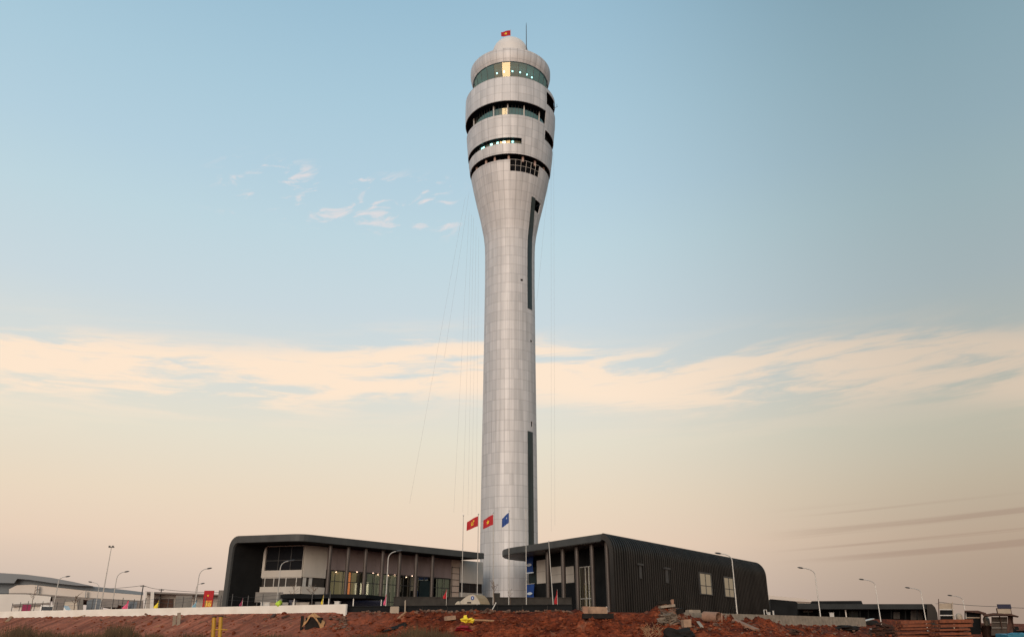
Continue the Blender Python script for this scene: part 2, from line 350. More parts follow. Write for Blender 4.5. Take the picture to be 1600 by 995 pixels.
# ------------------------------------------------------------------ control tower
TX, TD = -.45, 147.0
def TP(th, r, z): return (TX+r*math.sin(th), TD-r*math.cos(th), z)
PROF = [(3.3,5.17),(10.4,5.14),(33,5.08),(51.8,5.0),(65.3,4.98),(70,5.0),(72.5,5.05),(74.6,5.13),(76.8,5.39),(80.4,6.09),(84.3,7.0),(87.4,7.67),(89.7,8.11),(90.1,8.2),
        (91.3,8.5),(94.8,8.95),(100.1,9.4),(103.3,9.72),(106,9.82),(109.3,9.8)]
def prad(z):
    for (a, ra), (b, rb) in zip(PROF, PROF[1:]):
        if z <= b: return ra+(rb-ra)*(z-a)/(b-a)
    return PROF[-1][1]
def shell(name, zlist, parent, holes=(), rf=prad, thick=.14, n=112, m=None, uvr=6.5, holes_px=()):
    ths = [2*math.pi*i/n-math.pi for i in range(n)]
    for t0, t1, z0, z1 in holes:
        for t in (t0, t1):
            k = min(range(len(ths)), key=lambda i: abs(ths[i]-t))
            if abs(ths[k]-t) < .02: ths[k] = t
            else: ths.append(t); ths.sort()
    zs = sorted(set(list(zlist)+[z for h in holes for z in h[2:]]))
    nt = len(ths); b = MB(); b.uv = []
    for z in zs:
        for i in range(nt+1):
            t = ths[i] if i < nt else ths[0]+2*math.pi
            b.v.append(TP(t, rf(z), z)); b.uv.append((t*uvr, z))
    for j in range(len(zs)-1):
        for i in range(nt):
            t0 = ths[i]; t1 = ths[i+1] if i+1 < nt else ths[0]+2*math.pi
            tm, zm = (t0+t1)/2, (zs[j]+zs[j+1])/2
            if any(h[0] < tm < h[1] and h[2] < zm < h[3] for h in holes): continue
            b.f.append((j*(nt+1)+i, j*(nt+1)+i+1, (j+1)*(nt+1)+i+1, (j+1)*(nt+1)+i))
    o = b.build(name, m or M['clad'], parent, smooth=50, fix=False)
    md = o.modifiers.new('thickness', 'SOLIDIFY'); md.thickness = thick; md.offset = -1
    es = o.modifiers.new('crisp', 'EDGE_SPLIT'); es.split_angle = R(35)
    return o
tower = empty('control_tower', (TX, TD, 3.3), 'tall pale airport control tower of metal panels with a banded drum and round dome', 'control tower')
zr = lambda a, b, n: [a+(b-a)*i/n for i in range(n+1)]
D_ = R
grid_hole = (R(0), R(48), 87.7, 90.1)
sq = (R(50.5), R(70), 80.9, 83.1)
shell('shaft_cladding', zr(3.3,72,14)+[p[0] for p in PROF if 72 < p[0] <= 90.1]+zr(74.6,90.1,14), tower,
      [grid_hole, sq, (R(25),R(31.5),64.9,65.3), (R(52),R(60),52.8,53.2), (R(52),R(58),36.3,37.3)])
head_holes = [(R(-140), R(51), 100.1, 103.3), (R(53), R(128), 105.2, 108.4), (R(52), R(128), 96.6, 98.9), (R(-135), R(15.5), 93.55, 94.85)]
shell('head_cladding', zr(91.3,109.3,12), tower, head_holes)
crown = lambda z: 8.35+.55*min(1, (z-114.4)/2.0)**.7 if z > 114.4 else 8.35
shell('crown_cladding', zr(114.4,117.5,5), tower, rf=crown)
MB().lathe((TX,TD), [(117.1,.1),(117.1,8.6),(117.3,8.6),(117.3,.1)], 64).build('roof_deck', M['dome'], tower)
dz, dr = 122.9, 4.1
MB().lathe((TX,TD), [(117.31,dr),(dz,dr)]+[(dz+dr*math.sin(R(a)), dr*math.cos(R(a))) for a in range(6,90,6)]+[(dz+dr,.05)], 48).build('dome', M['dome'], tower, smooth=30)
# inner core, floors: near-black, so the recess shade sits in the colour
MB().lathe((TX,TD), [(3.4,4.4),(74,4.4),(86,5.6),(91,6.7),(100,7.2),(109.2,7.4)], 48).build('core', M['dark'], tower)
fl = MB()
for z, r in ((91.42,8.3),(95.0,8.75),(99.85,9.2),(103.42,9.5),(108.6,9.6),(99.05,9.1)): fl.lathe((TX,TD), [(z-.1,7.0),(z-.1,r),(z+.1,r),(z+.1,7.0)], 64)
fl.build('floor_slab', M['dark'], tower)
MB().lathe((TX,TD), [(99.98,7.0),(99.98,7.35),(103.2,7.45),(103.2,7.0)], 64).build('glow_inner_wall', M['cabwall'], tower)  # added liner, glowing behind the band glass to tint it teal
MB().lathe((TX,TD), [(92.9,6.6),(92.9,7.1),(94.85,7.1),(94.85,6.6)], 64).build('glow_inner_wall', M['cabwall'], tower)  # same added glowing liner for the lower band
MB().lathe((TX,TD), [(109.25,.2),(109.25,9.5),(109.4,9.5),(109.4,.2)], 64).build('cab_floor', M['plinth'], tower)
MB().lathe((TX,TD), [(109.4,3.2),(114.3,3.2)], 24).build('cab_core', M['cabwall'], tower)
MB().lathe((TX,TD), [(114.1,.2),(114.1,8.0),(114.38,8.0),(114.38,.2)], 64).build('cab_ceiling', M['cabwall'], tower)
# cab glazing: flat raking panes
NP = 28; gp = MB(); fr = MB()
for k in range(NP):
    t0, t1 = 2*math.pi*k/NP, 2*math.pi*(k+1)/NP
    gp.add([TP(t0,7.35,109.4),TP(t1,7.35,109.4),TP(t1,8.2,114.39),TP(t0,8.2,114.39)], [(0,1,2,3)])
    fr.tube([TP(t0,7.38,109.4),TP(t0,8.22,114.39)], .05, 5)
cabg = gp.build('cab_glazing', M['glass'], tower, fix=False)
fr.build('mullions', M['darksteel'], cabg)
for px, py in ((745,124),(772,111),(784,107.5),(798,107),(811,108),(822.5,112.5),(831,119)):
    p = at(px, py, 140.9); th = math.atan2(p.x-TX, TD-p.y)
    r = 6.4; q = TP(math.asin(max(-.95,min(.95,(px-794.5)*.128/r))), r, 113.35)
    MB().lathe((q[0],q[1]), [(q[2]-.14,.05),(q[2]-.1,.16),(q[2]+.1,.16),(q[2]+.14,.05)], 12).build('ceiling_lamp', M['lamp'], tower)
# wide window band
def band(name, t0, t1, z0, z1, r0, r1, n, wide, m):
    g = MB(); f = MB()
    for k in range(n):
        a, b = t0+(t1-t0)*k/n, t0+(t1-t0)*(k+1)/n
        g.add([TP(a,r0,z0),TP(b,r0,z0),TP(b,r1,z1),TP(a,r1,z1)], [(0,1,2,3)])
        f.tube([TP(a,r0+.02,z0),TP(a,r1+.02,z1)], .035, 5)
    o = g.build(name, m, tower, fix=False); f.build('mullions', M['darksteel'], o)
    for w in wide: MB().tube([TP(R(w),r0+.1,z0),TP(R(w),r1+.1,z1)], .15, 8).build('window_post', M['steel'], o)
    return o
band('window_band', R(-140), R(50), 99.9, 103.35, 8.25, 8.4, 40, (-66,-24,-3.5,20,46), M['glass'])
band('window_band', R(-135), R(15), 93.4, 95.1, 8.2, 8.3, 30, (), M['glass'])
band('window_band', R(54), R(127), 105.0, 108.6, 8.0, 8.1, 16, (), M['dark'])
band('window_band', R(53), R(127), 96.4, 99.1, 8.2, 8.3, 16, (), M['slot'])
for th, w in ((-45,.9),(-29,.5),(-19,.5),(-9,.6),(4,.45)):
    q = TP(R(th), 7.95, 94.45); MB().box(q, (w,.2,.3), R(th)).build('interior_lamp', M['lamp'], tower)
for th in (-65,-40,-24,-2,20,42,66):
    MB().tube([TP(R(th),7.6,90.1),TP(R(th),7.6,91.4)], .24, 8).build('post', M['pinkcol'], tower)
rg = MB()
for k in range(7):
    t = R(48)*k/6; rg.tube([TP(t,prad(87.7)-.05,87.7),TP(t,8.2,90.15)], .035, 5)
for z in (88.9,90.12):
    rg.tube([TP(R(48)*k/12, prad(z)-.02, z) for k in range(13)], .035, 5)
rg.build('guard_grid', M['farwhite'], tower)
ld = MB().lathe((TX,TD), [(86.6,5.3),(86.6,7.2),(86.8,7.2),(86.8,5.3)], 48); ld.build('floor_slab', M['dark'], tower)
def slotpane(keys):
    # keys: (z, theta left, theta right); a flush glazed strip that follows the skin of the shaft
    g = MB(); rows = []
    for (z0, a0, b0), (z1, a1, b1) in zip(keys, keys[1:]):
        n = max(1, int((z1-z0)/.8)); rows += [(z0+(z1-z0)*i/n, a0+(a1-a0)*i/n, b0+(b1-b0)*i/n) for i in range(n)]
    rows.append(keys[-1])
    for z, a, b in rows:
        g.v += [TP(R(a), prad(z)-.05, z), TP(R(a), prad(z)+.05, z), TP(R((a+b)/2), prad(z)+.05, z), TP(R(b), prad(z)+.05, z), TP(R(b), prad(z)-.05, z)]
    g.f = [(j*5+i, j*5+i+1, (j+1)*5+i+1, (j+1)*5+i) for j in range(len(rows)-1) for i in range(4)]
    g.build('slot_window', M['slot'], tower, fix=False)
slotpane([(59.5,44,60),(72.5,44,60),(77,44.5,59),(80,43,54.5),(83.3,40.2,49.5)]); slotpane([(7,41,57),(35.3,41,57)])
ab = at(822.5,77,143); at_ = at(822,36,143)
MB().tube([(ab.x,143,117.3),(ab.x,143,at_.z-1.0),(ab.x,143,at_.z)], [.11,.07,.03], 6).build('antenna', M['darksteel'], tower)
w = MB(); p0 = TP(R(72),9.7,106.2); w.tube([p0,(p0[0]+1.0,p0[1]-.3,106.6)], .04, 5).tube([(p0[0]+.8,p0[1]-.3,106.5),(p0[0]+.8,p0[1]-.3,107.2)], .04, 5); w.build('wind_sensor', M['darksteel'], tower)

# ------------------------------------------------------------------ flags
def flag(name, top, pole_base, length, height, dirx, droop, m, emblem, label, group, rp=.06, wave=.18, polem=None):
    root = empty(name, pole_base, label, 'flag', group)
    MB().tube([pole_base, top], [rp, rp*.6], 8).build('pole', polem or M['galv'], root)
    MB().blob(top+Vector((0,0,.08)), rp*1.6, 1, .05).build('finial', M['steel'], root)
    if not m: return root
    t = top-Vector((0,0,.15)); dv = unit(*dirx); nv = Vector((-dv.y, dv.x, 0))
    def P(u, v, o=0):
        q = t+dv*(u*length*(1-.12*droop))-Vector((0,0,1))*(v*height*(1-.12*u))-Vector((0,0,1))*(droop*length*u**1.2)
        return q+nv*(wave*math.sin(u*6.0+v*1.2)*u+o)
    b = MB(); n1, n2 = 16, 10
    for side in (.006,-.006):
        b.add([P(i/n1,j/n2,side) for j in range(n2+1) for i in range(n1+1)], [(j*(n1+1)+i, j*(n1+1)+i+1, (j+1)*(n1+1)+i+1, (j+1)*(n1+1)+i) for j in range(n2) for i in range(n1)])
    cl = b.build('cloth', m, root, smooth=60, fix=False)
    em, polys = emblem
    if em:
        e = MB()
        for poly in polys:
            for o in (.025,-.025): e.add([P(x,y,o) for x, y in poly], [tuple(range(len(poly)))])
        e.build('emblem', em, cl, fix=False)
    return root
def star(cx, cy, r, asp=1.5):
    return [[(cx+r*(1 if i%2==0 else .42)*math.sin(i*math.pi/5)/asp, cy-r*(1 if i%2==0 else .42)*math.cos(i*math.pi/5)) for i in range(10)]]
def arcpoly(cx, cy, r0, r1, a0, a1, asp=1.5, n=8):
    return [(cx+r1*math.cos(R(a0+(a1-a0)*i/n))/asp, cy+r1*math.sin(R(a0+(a1-a0)*i/n))) for i in range(n+1)]+[(cx+r0*math.cos(R(a1-(a1-a0)*i/n))/asp, cy+r0*math.sin(R(a1-(a1-a0)*i/n))) for i in range(n+1)]
tool = [arcpoly(.5,.47,.17,.23,-70,150), [(.34,.26),(.38,.22),(.64,.66),(.60,.70)], [(.33,.34),(.45,.2),(.47,.25),(.36,.39)]]
fb = Vector((TX, TD, dz+dr-.05)); ft = at(794,47,147)
flag('flag', Vector((TX,TD,ft.z)), fb, 2.35, 1.55, (-1,-.25), .42, M['red'], (M['yellow'], star(.5,.5,.26)), 'small red flag with yellow star on top of the tower dome', None, .04)
FY = 103.0
def fpole(px, pyt, pxb, pyb, Y, m, emb, label, length=2.3, height=1.5, droop=.2, dirx=(-1,.15)):
    t = at(px, pyt, Y); b = at(pxb, pyb, Y); return flag('flagpole', t, Vector((b.x,b.y,gz(b.x,b.y)-.05)), length, height, dirx, droop, m, emb, label, 'flagpoles in front of the tower', .062)
fpole(724,806,721.5,940,108.5, None, (None,[]), 'bare white flagpole with no flag, left of the flagpole with the tool-emblem red flag')
fpole(747.5,804,745.5,940,107.3, M['red'], (M['yellow'],tool), 'white flagpole flying a red flag with yellow crossed tools, left of the tower shaft', 1.6, 1.3, .46)
fpole(771,801.5,770.5,941,106, M['red'], (M['yellow'],star(.55,.52,.26)), 'white flagpole flying a red flag with yellow star in front of the tower foot', 1.4, 1.3, .5)
fpole(795.5,798.5,795,942,104.8, M['blue'], (M['pale'],star(.35,.4,.13)), 'white flagpole flying a drooping dark blue flag before the tower foot', 1.0, 1.3, .75)
fpole(821.7,796,822.5,943,103.5, None, (None,[]), 'bare white flagpole between the blue flag and the blue banners')
fpole(857.5,847,865,944,100.5, None, (None,[]), 'short leaning white pole in front of the round canopy columns')

# ------------------------------------------------------------------ hoist ropes
for i, (x0, y0, x1, y1, Yt, lab) in enumerate([
    (727,308,640,786,143,'slanting hoist rope reaching farthest left from the tower head'),
    (733,300,694,560,142,'short faint hoist rope sloping left beside the flare'),
    (733,330,709,800,141,'hoist rope hanging left of the bundle near the bare flagpole'),
    (737,335,723,800,140,'hoist rope hanging above the bare flagpole'),
    (740,340,731,805,139,'hoist rope hanging just right of the bare flagpole'),
    (744,355,737,805,139,'hoist rope hanging left of the tool-emblem flag'),
    (748,370,744,800,139,'hoist rope hanging closest to the left edge of the shaft'),
    (865,205,867,820,147,'hoist rope hanging right of the shaft, outer one of the pair'),
    (861,225,861.5,830,147,'hoist rope hanging right of the shaft, inner one of the pair'),
    (858,270,839,470,146,'short hoist rope running in towards the right edge of the shaft')]):
    a, b = at(x0,y0,Yt), at(x1,y1,Yt-3)
    tag(MB().tube([a,(a+b)/2-Vector((0,0,.2)),b], .011, 5).build('hoist_rope', M['rope']), lab, 'rope', 'hoist ropes hanging from the tower head')

# ------------------------------------------------------------------ left office building
uL = unit(22.3,24.2); A = Vector((-36.8,111.5,0)); C0 = Vector((-27.6,108.9,0)); LEN = 34.2
eL = unit(-9.3,2.7); ZT, ZB = 13.0, 12.1; GZ = 3.0
lb = empty('office_building', (-30,113,GZ), 'long low office building with thin dark curved roof, white walls and a row of columns', 'building')
cor = []
for k in range(6):
    t = k/5; a = C0+eL*1.6; c = C0+uL*1.6
    cor.append(a*(1-t)**2+C0*2*t*(1-t)+c*t*t)
poly = [A]+cor+[C0+uL*LEN, A+uL*(LEN+2)]
MB().prism(poly, ZB, ZT).build('roof', M['char'], lb)
# side wall: curved shell running back along uL
Rr = 1.25; outer = [(0.02,ZT)]+[(Rr*math.sin(R(a)), ZT-1.5+1.5*math.cos(R(a))) for a in range(15,91,15)]+[(Rr,GZ-.5)]
inner = [(Rr-.6,GZ-.5)]+[((Rr-.6)*math.sin(R(a)), ZB-.9+.9*math.cos(R(a))) for a in range(90,0,-15)]+[(0.02,ZB)]
prof = [A+eL*a+Vector((0,0,z)) for a, z in outer+inner]
MB().extrude(prof, uL*(LEN+2)).build('side_wall', M['char'], lb, smooth=30)
lp = [( (Rr-.6)-.03, GZ-.5)]+[((Rr-.63)*math.sin(R(a)), ZB-.93+.9*math.cos(R(a))) for a in range(90,0,-15)]
lq = [(a-.03, z-.03) for a, z in lp][::-1]
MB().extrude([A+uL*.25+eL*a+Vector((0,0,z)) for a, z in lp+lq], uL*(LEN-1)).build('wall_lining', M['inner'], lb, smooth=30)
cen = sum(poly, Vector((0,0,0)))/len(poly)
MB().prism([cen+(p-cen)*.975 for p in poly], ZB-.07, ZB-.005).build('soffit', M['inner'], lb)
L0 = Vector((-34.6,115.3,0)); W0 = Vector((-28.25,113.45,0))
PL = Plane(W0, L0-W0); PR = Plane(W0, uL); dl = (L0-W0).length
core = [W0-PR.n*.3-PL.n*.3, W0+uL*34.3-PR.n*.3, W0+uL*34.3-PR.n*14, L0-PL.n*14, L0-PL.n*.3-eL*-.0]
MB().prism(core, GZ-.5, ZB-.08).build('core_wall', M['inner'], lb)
zv = lambda pl, px, py: pl.sz(px, py)[1]; sv = lambda pl, px, py=890: pl.sz(px, py)[0]
# left face
s0, s1 = sv(PL,472), sv(PL,413.5); zt, zb = zv(PL,440,853.5), zv(PL,440,890.5)
b1t, b1b, b2b = zv(PL,440,901.5), zv(PL,440,916), zv(PL,440,927.5)
whites = MB()
whites.panel(PL, 0, s0, b1t, ZB-.09, -.28, .1).panel(PL, s1, dl, b1t, ZB-.09, -.28, .1).panel(PL, s0, s1, b1t, zb, -.28, .1).panel(PL, s0, s1, zt, ZB-.09, -.28, .1)
whites.panel(PL, 0, dl+.3, b2b, b1b, -.28, .1)
sa, sb = 0.12, sv(PR,509)
whites.panel(PR, sa, sb, b1t, ZB-.09, -.28, .1).panel(PR, sa, sb, b2b, b1b, -.28, .1)
whites.build('white_wall', M['white'], lb)
wn = MB().panel(PL, s0+.03, s1-.03, zb+.03, zt-.03, -.27, -.12).build('window', M['dark'], lb)
f_ = MB()
for q in (.33,.66): f_.panel(PL, s0+(s1-s0)*q-.04, s0+(s1-s0)*q+.04, zb+.03, zt-.03, -.11, -.04)
f_.panel(PL, s0+.03, s1-.03, zb+(zt-zb)*.4, zb+(zt-zb)*.4+.07, -.11, -.05); f_.build('window_frame', M['darksteel'], wn)
wn = MB().panel(PL, .05, dl-.05, b1b+.01, b1t-.01, -.27, -.1).build('ribbon_window', M['brownglass'], lb)
f_ = MB()
for q in (.12,.36,.64,.85): f_.panel(PL, dl*q-.05, dl*q+.05, b1b+.01, b1t-.01, -.09, -.02)
f_.panel(PL, .05, dl-.05, b1t-.1, b1t-.012, -.095, -.015)
f_.build('window_frame', M['steel'], wn)
wn = MB().panel(PR, .2, sb-.02, b1b+.01, b1t-.01, -.27, -.1).build('ribbon_window', M['brownglass'], lb)
MB().panel(PR, .25, .75, b1b+.02, b1t-.02, -.09, -.02).panel(PR, 1.2, 1.7, b1b+.02, b1t-.02, -.09, -.02).build('window_frame', M['steel'], wn)
# main facade
sm0, sm1 = sv(PR,511), sv(PR,704.5)
cz = zv(PR,530,890.5)
up = MB(); ncol = 8; 
up.panel(PR, sb+.01, sm1, cz, ZB-.09, -.28, .1)
for k in range(1,14): 
    q = sb+(sm1-sb)*k/14; up.panel(PR, q-.015, q+.015, cz+.01, ZB-.10, .1, .12)
up.build('upper_wall', M['mauve'], lb)
# room behind the curtain wall
rm = MB().panel(PR, sm0, sm1, GZ-.4, GZ+.15, -.29, -.25); rm.build('sill', M['plinth'], lb)
gl = MB().sheet(PR, sm0, sm1, GZ+.15, cz-.02, -.06).build('curtain_glazing', M['glass2'], lb)
gf = MB(); n = 17
for k in range(n+1):
    q = sm0+(sm1-sm0)*k/n; gf.panel(PR, q-.035, q+.035, GZ+.15, cz-.02, -.05, .06)
for z in (cz-.12, cz-1.5, cz-3.9, GZ+1.6): gf.panel(PR, sm0, sm1, z-.045, z+.045, -.05, .05)
gf.build('glazing_frame', M['darksteel'], gl)
# panels added behind the glass; most glow by themselves to brighten the panes
for pa, pb, mm in ((518,543,'warmglow'),(545.5,549.5,'orangeglow'),(549.6,558,'warmglow'),(560,568,'farwhite'),(573,583,'dimglow'),(584,595,'dimglow'),(600,611,'dimglow'),(612,621,'dimglow'),(683,692,'dimglow'),(693,703,'dimglow')):
    a, b = sv(PR,pa,910), sv(PR,pb,910); MB().panel(PR, a, b, GZ+.2, cz-.1, -.24, -.2).build('added_backing', M[mm], lb)
for px, py in ((526,892),(559,892),(584,893),(592,896),(608,897),(618,897),(631,895.5),(636,900),(645,898)):
    a, z = PR.sz(px, py); q = PR.at(a, z-.1, -.16); MB().box(q, (.16,.1,.12)).build('ceiling_lamp', M['lamp'], lb)
da, db = sv(PR,655,915), sv(PR,672,915)
dr_ = MB().panel(PR, da, db, GZ+.1, cz-.6, .062, .10).build('door', M['slot'], lb); MB().panel(PR, (da+db)/2-.06, (da+db)/2+.06, GZ+1, GZ+2, .10, .16).build('handle', M['steel'], dr_)
# columns under the eave
PC = Plane(C0-PR.n*1.0, uL)
for pt, pb_ in ((515.5,512),(543.5,541),(571,569),(597.5,596),(624.5,623),(650,649.5),(675.5,675.5)):
    a, _ = PC.sz((pt+pb_)/2, 890); q = PC.at(a, 0); MB().tube([(q.x,q.y,GZ-.3),(q.x,q.y,ZB-.071)], .27, 16).build('column', M['col'], lb, smooth=40)
# right end of the facade
sg, sr, se = sv(PR,705), sv(PR,717.5), sv(PR,752)
gb = MB().panel(PR, sg, sr, GZ, ZB-.09, -.28, .08).build('tiled_strip', M['tan'], lb)
gg = MB()
for k in range(9): z = GZ+.3+k*(ZB-1.6-GZ)/8; gg.panel(PR, sg, sr, z-.04, z+.04, .08, .14)
gg.panel(PR, sg, sg+.09, GZ, ZB-1.2, .142, .17).panel(PR, sr-.09, sr, GZ, ZB-1.2, .142, .17); gg.build('grid_frame', M['darksteel'], gb)
rt, rb_, rc = zv(PR,735,911), zv(PR,735,926), zv(PR,735,934)
MB().panel(PR, sr+.01, se+.3, rt, ZB-.09, -.28, .1).panel(PR, sr+.01, se+.3, rc, rb_, -.28, .1).build('white_wall', M['white'], lb)
wn = MB().panel(PR, sr+.01, se+.3, rb_+.01, rt-.01, -.27, -.1).build('ribbon_window', M['brownglass'], lb)
f_ = MB()
for q in (.2,.5,.78): f_.panel(PR, sr+(se-sr)*q-.05, sr+(se-sr)*q+.05, rb_+.01, rt-.01, -.09, -.02)
f_.panel(PR, sr+.02, se+.2, rt-.1, rt-.012, -.095, -.015)
f_.build('window_frame', M['darksteel'], wn)

# terrace, plinths
TW = Plane((at(560,940,107).x,107), (1,.06))
a0, a1 = sv(TW,615,935), sv(TW,893,935); tz = zv(TW,740,933.5)
tw = MB().panel(TW, a0, a1, 2.6, tz, -2.0, 0).panel(TW, a0, a1, tz, tz+.1, -2.05, .06)
tw.panel(TW, sv(TW,771.5,932), sv(TW,781.5,932), tz+.1, tz+.62, -1.5, -.3)
tag(tw.build('terrace_wall', M['plinth']), 'dark stone terrace wall running below the tower foot behind the flagpoles', 'wall')
MB().lathe((TX,TD), [(3.2,5.6),(5.0,5.6),(5.0,5.3)], 48).build('plinth', M['plinth'], tower)

# ------------------------------------------------------------------ right building: standing seam shell with nose canopy
wR = unit(.605,.796); eR = unit(.53,-.848); O = Vector((11.7,108.6,0)); RL = 53.0
rbd = empty('shell_building', (14,110,GZ), 'dark building with a ribbed metal shell wall and a rounded canopy on columns', 'building')
R2 = 2.35
def prof2(g, zb, r=R2, zt=ZT, k=1.0): return [(0.0+g*0, zt+g)]+[((r+g)*math.sin(R(a)), zt-r*1.05+(r*1.05+g)*math.cos(R(a))) for a in range(8,91,8)]+[(r+g,zb)]
po = prof2(0, GZ-1.5); pi_ = [(x,z) for x, z in prof2(-.75, GZ-1.5)][::-1]
sec = [O+eR*a+Vector((0,0,z)) for a, z in po+pi_]
sh = MB(); sh.extrude(sec, wR*RL); sh.build('shell_wall', M['seam'], rbd, smooth=25)
rib = MB(); pr = prof2(.11, GZ-1.5); p2 = prof2(-.02, GZ-1.5); step = .62; nr = int(RL/step)
for k in range(1, nr+1):
    base = O+wR*(k*step-.3); secr = [base+eR*a+Vector((0,0,z)) for a, z in pr+p2[::-1]]; rib.extrude(secr, wR*.10)
rib.build('standing_seams', M['seam'], rbd)
n1 = atz(795.6,875,12.05); n2 = atz(826.7,881.5,12.05)
front = [O]+[Vector((x,y,0)) for x, y in ((8.6,112.9),(5.2,118.0),(2.6,122.0),(.6,124.6),(-.5,126.4),(-1.2,128.3),(-1.45,130.3),(-1.2,132.4),(-.5,134.3),(.7,136.0),(2.4,137.9))]
roofp = front+[Vector((2.4,137.9,0))+wR*30, O+wR*RL]
MB().prism(roofp, ZB, ZT).build('canopy_roof', M['char'], rbd)
cen = sum(roofp, Vector((0,0,0)))/len(roofp)
MB().prism([cen+(p-cen)*.985 for p in roofp], ZB-.07, ZB-.005).build('soffit', M['soffit'], rbd)
PF = Plane(O+wR*4.3, -eR); fl_ = sv(PF,826.5,905)
corep = [PF.at(-1.2,0), PF.at(fl_,0), PF.at(fl_,0)+wR*36, PF.at(-1.2,0)+wR*36]
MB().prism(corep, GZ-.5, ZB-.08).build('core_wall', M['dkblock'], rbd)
for (x0, x1, y0, y1) in ((839.5,853,874.5,911),(862.5,877.5,885,910),(885,897,884.5,910)):
    ym = (y0+y1)/2; a, b = sorted((sv(PF,x0,ym), sv(PF,x1,ym))); z1, z0 = zv(PF,(x0+x1)/2,y0), zv(PF,(x0+x1)/2,y1)
    o = MB().panel(PF, a, b, z0, z1, .0, .1).build('pale_panel', M['white'], rbd)
    MB().panel(PF, a, b, (z0+z1)/2-.02, (z0+z1)/2+.02, .1, .12).build('panel_joint', M['grey'], o)
a, b = sorted((sv(PF,907,915), sv(PF,928,915))); z1 = zv(PF,917,885)
g_ = MB().sheet(PF, a, b, GZ, z1, .1).build('entrance_glazing', M['glass2'], rbd); gf = MB()
for q in (0,.3,.55,1): gf.panel(PF, a+(b-a)*q-.05, a+(b-a)*q+.05, GZ, z1, .11, .18)
for z in (GZ+2.4, z1): gf.panel(PF, a, b, z-.05, z+.05, .11, .17)
gf.build('glazing_frame', M['steel'], g_)
a, b = sorted((sv(PF,827.5,900), sv(PF,838.5,900))); MB().panel(PF, a, b, zv(PF,833,912), zv(PF,833,886), .02, .08).build('side_glazing', M['slot'], rbd)
PK = Plane(O+wR*1.1, -eR)
for pt in (856,880,902,925.8,949.5):
    q = PK.at(sv(PK,pt,890), 0); MB().tube([(q.x,q.y,GZ-.4),(q.x,q.y,ZB-.071)], .30, 16).build('column', M['col'], rbd, smooth=40)
PS = Plane(O+eR*R2, wR)
for (x0, x1, y0, y1) in ((1093,1110,896.5,927.5),(1130.5,1144.5,903,931.5)):
    a, b = sv(PS,x0,912), sv(PS,x1,912); z1, z0 = zv(PS,(x0+x1)/2,y0), zv(PS,(x0+x1)/2,y1)
    wn = MB().sheet(PS, a, b, z0, z1, .13).build('window', M['glass2'], rbd); f_ = MB()
    f_.panel(PS, a-.15, a, z0, z1, 0, .2).panel(PS, b, b+.15, z0, z1, 0, .2).panel(PS, a-.15, b+.15, z1, z1+.2, 0, .22).panel(PS, a-.15, b+.15, z0-.12, z0, 0, .2)
    f_.panel(PS, (a+b)/2-.05, (a+b)/2+.05, z0, z1, .135, .18).panel(PS, a, b, z0+(z1-z0)*.4-.05, z0+(z1-z0)*.4+.05, .135, .17); f_.build('window_frame', M['darksteel'], wn)
    MB().panel(PS, a+.2, a+(b-a)*.45, z0+.2, z1-.3, .02, .122).panel(PS, a+(b-a)*.6, b-.1, z0+.1, z1-.3, .02, .122).panel(PS, a+.02, b-.02, z0+.3, z0+.4, .02, .119).build('glow_blind', M['dimglow'], wn)  # panels glow in place of the sky reflected in the glass
for (x0, x1, y0, y1) in ((998,1001.5,883,903),(1039,1043,889,910)):
    a, b = sv(PS,x0,895), sv(PS,x1,895); z1, z0 = zv(PS,x0,y0), zv(PS,x0,y1)
    MB().panel(PS, a, b, z0, z1, 0, .12).panel(PS, a-.4, b+.4, z1, z1+.25, 0, .3).build('downpipe_hood', M['darksteel'], rbd)
# the core lies behind the glass of both windows
# banners and feather flags
def banner(x0, x1, y0, y1, label):
    ym = (y0+y1)/2; a, b = sorted((sv(PF,x0,ym), sv(PF,x1,ym))); z1, z0 = zv(PF,(x0+x1)/2,y0), zv(PF,(x0+x1)/2,y1)
    q = PF.at((a+b)/2, z0, .7); root = empty('banner', q, label, 'banner', 'blue banners on the canopy building')
    c = MB(); nn = 8
    for o in (.70,.71):
        c.add([PF.at(a+(b-a)*i/nn, z0+(z1-z0)*j/nn, o+.06*math.sin(i*1.1+j*.6)) for j in range(nn+1) for i in range(nn+1)], [(j*(nn+1)+i,j*(nn+1)+i+1,(j+1)*(nn+1)+i+1,(j+1)*(nn+1)+i) for j in range(nn) for i in range(nn)])
    cl = c.build('cloth', M['blue'], root, smooth=60, fix=False)
    MB().panel(PF, a, b, z0-.16, z0, .62, .80).build('hem', M['pale'], cl)
    MB().panel(PF, a-.05, b+.05, z1, z1+.08, .64, .78).build('rod', M['steel'], root)
    m_, zc, h = (a+b)/2, z0+(z1-z0)*.42, (z1-z0)*.085
    e = MB(); n = 16; pts = [PF.at(m_+(b-a)*.36*math.cos(2*math.pi*i/n), zc+h*math.sin(2*math.pi*i/n)*(.5+.5*abs(math.sin(2*math.pi*i/n))), .80) for i in range(n)]
    e.extrude(pts, PF.n*.02); e.build('emblem', M['pale'], cl)
banner(828,839,867,894,'upper blue banner hanging under the round canopy tip')
banner(828.5,840.5,912.5,937.5,'lower blue banner with pale emblem standing by the canopy wall')
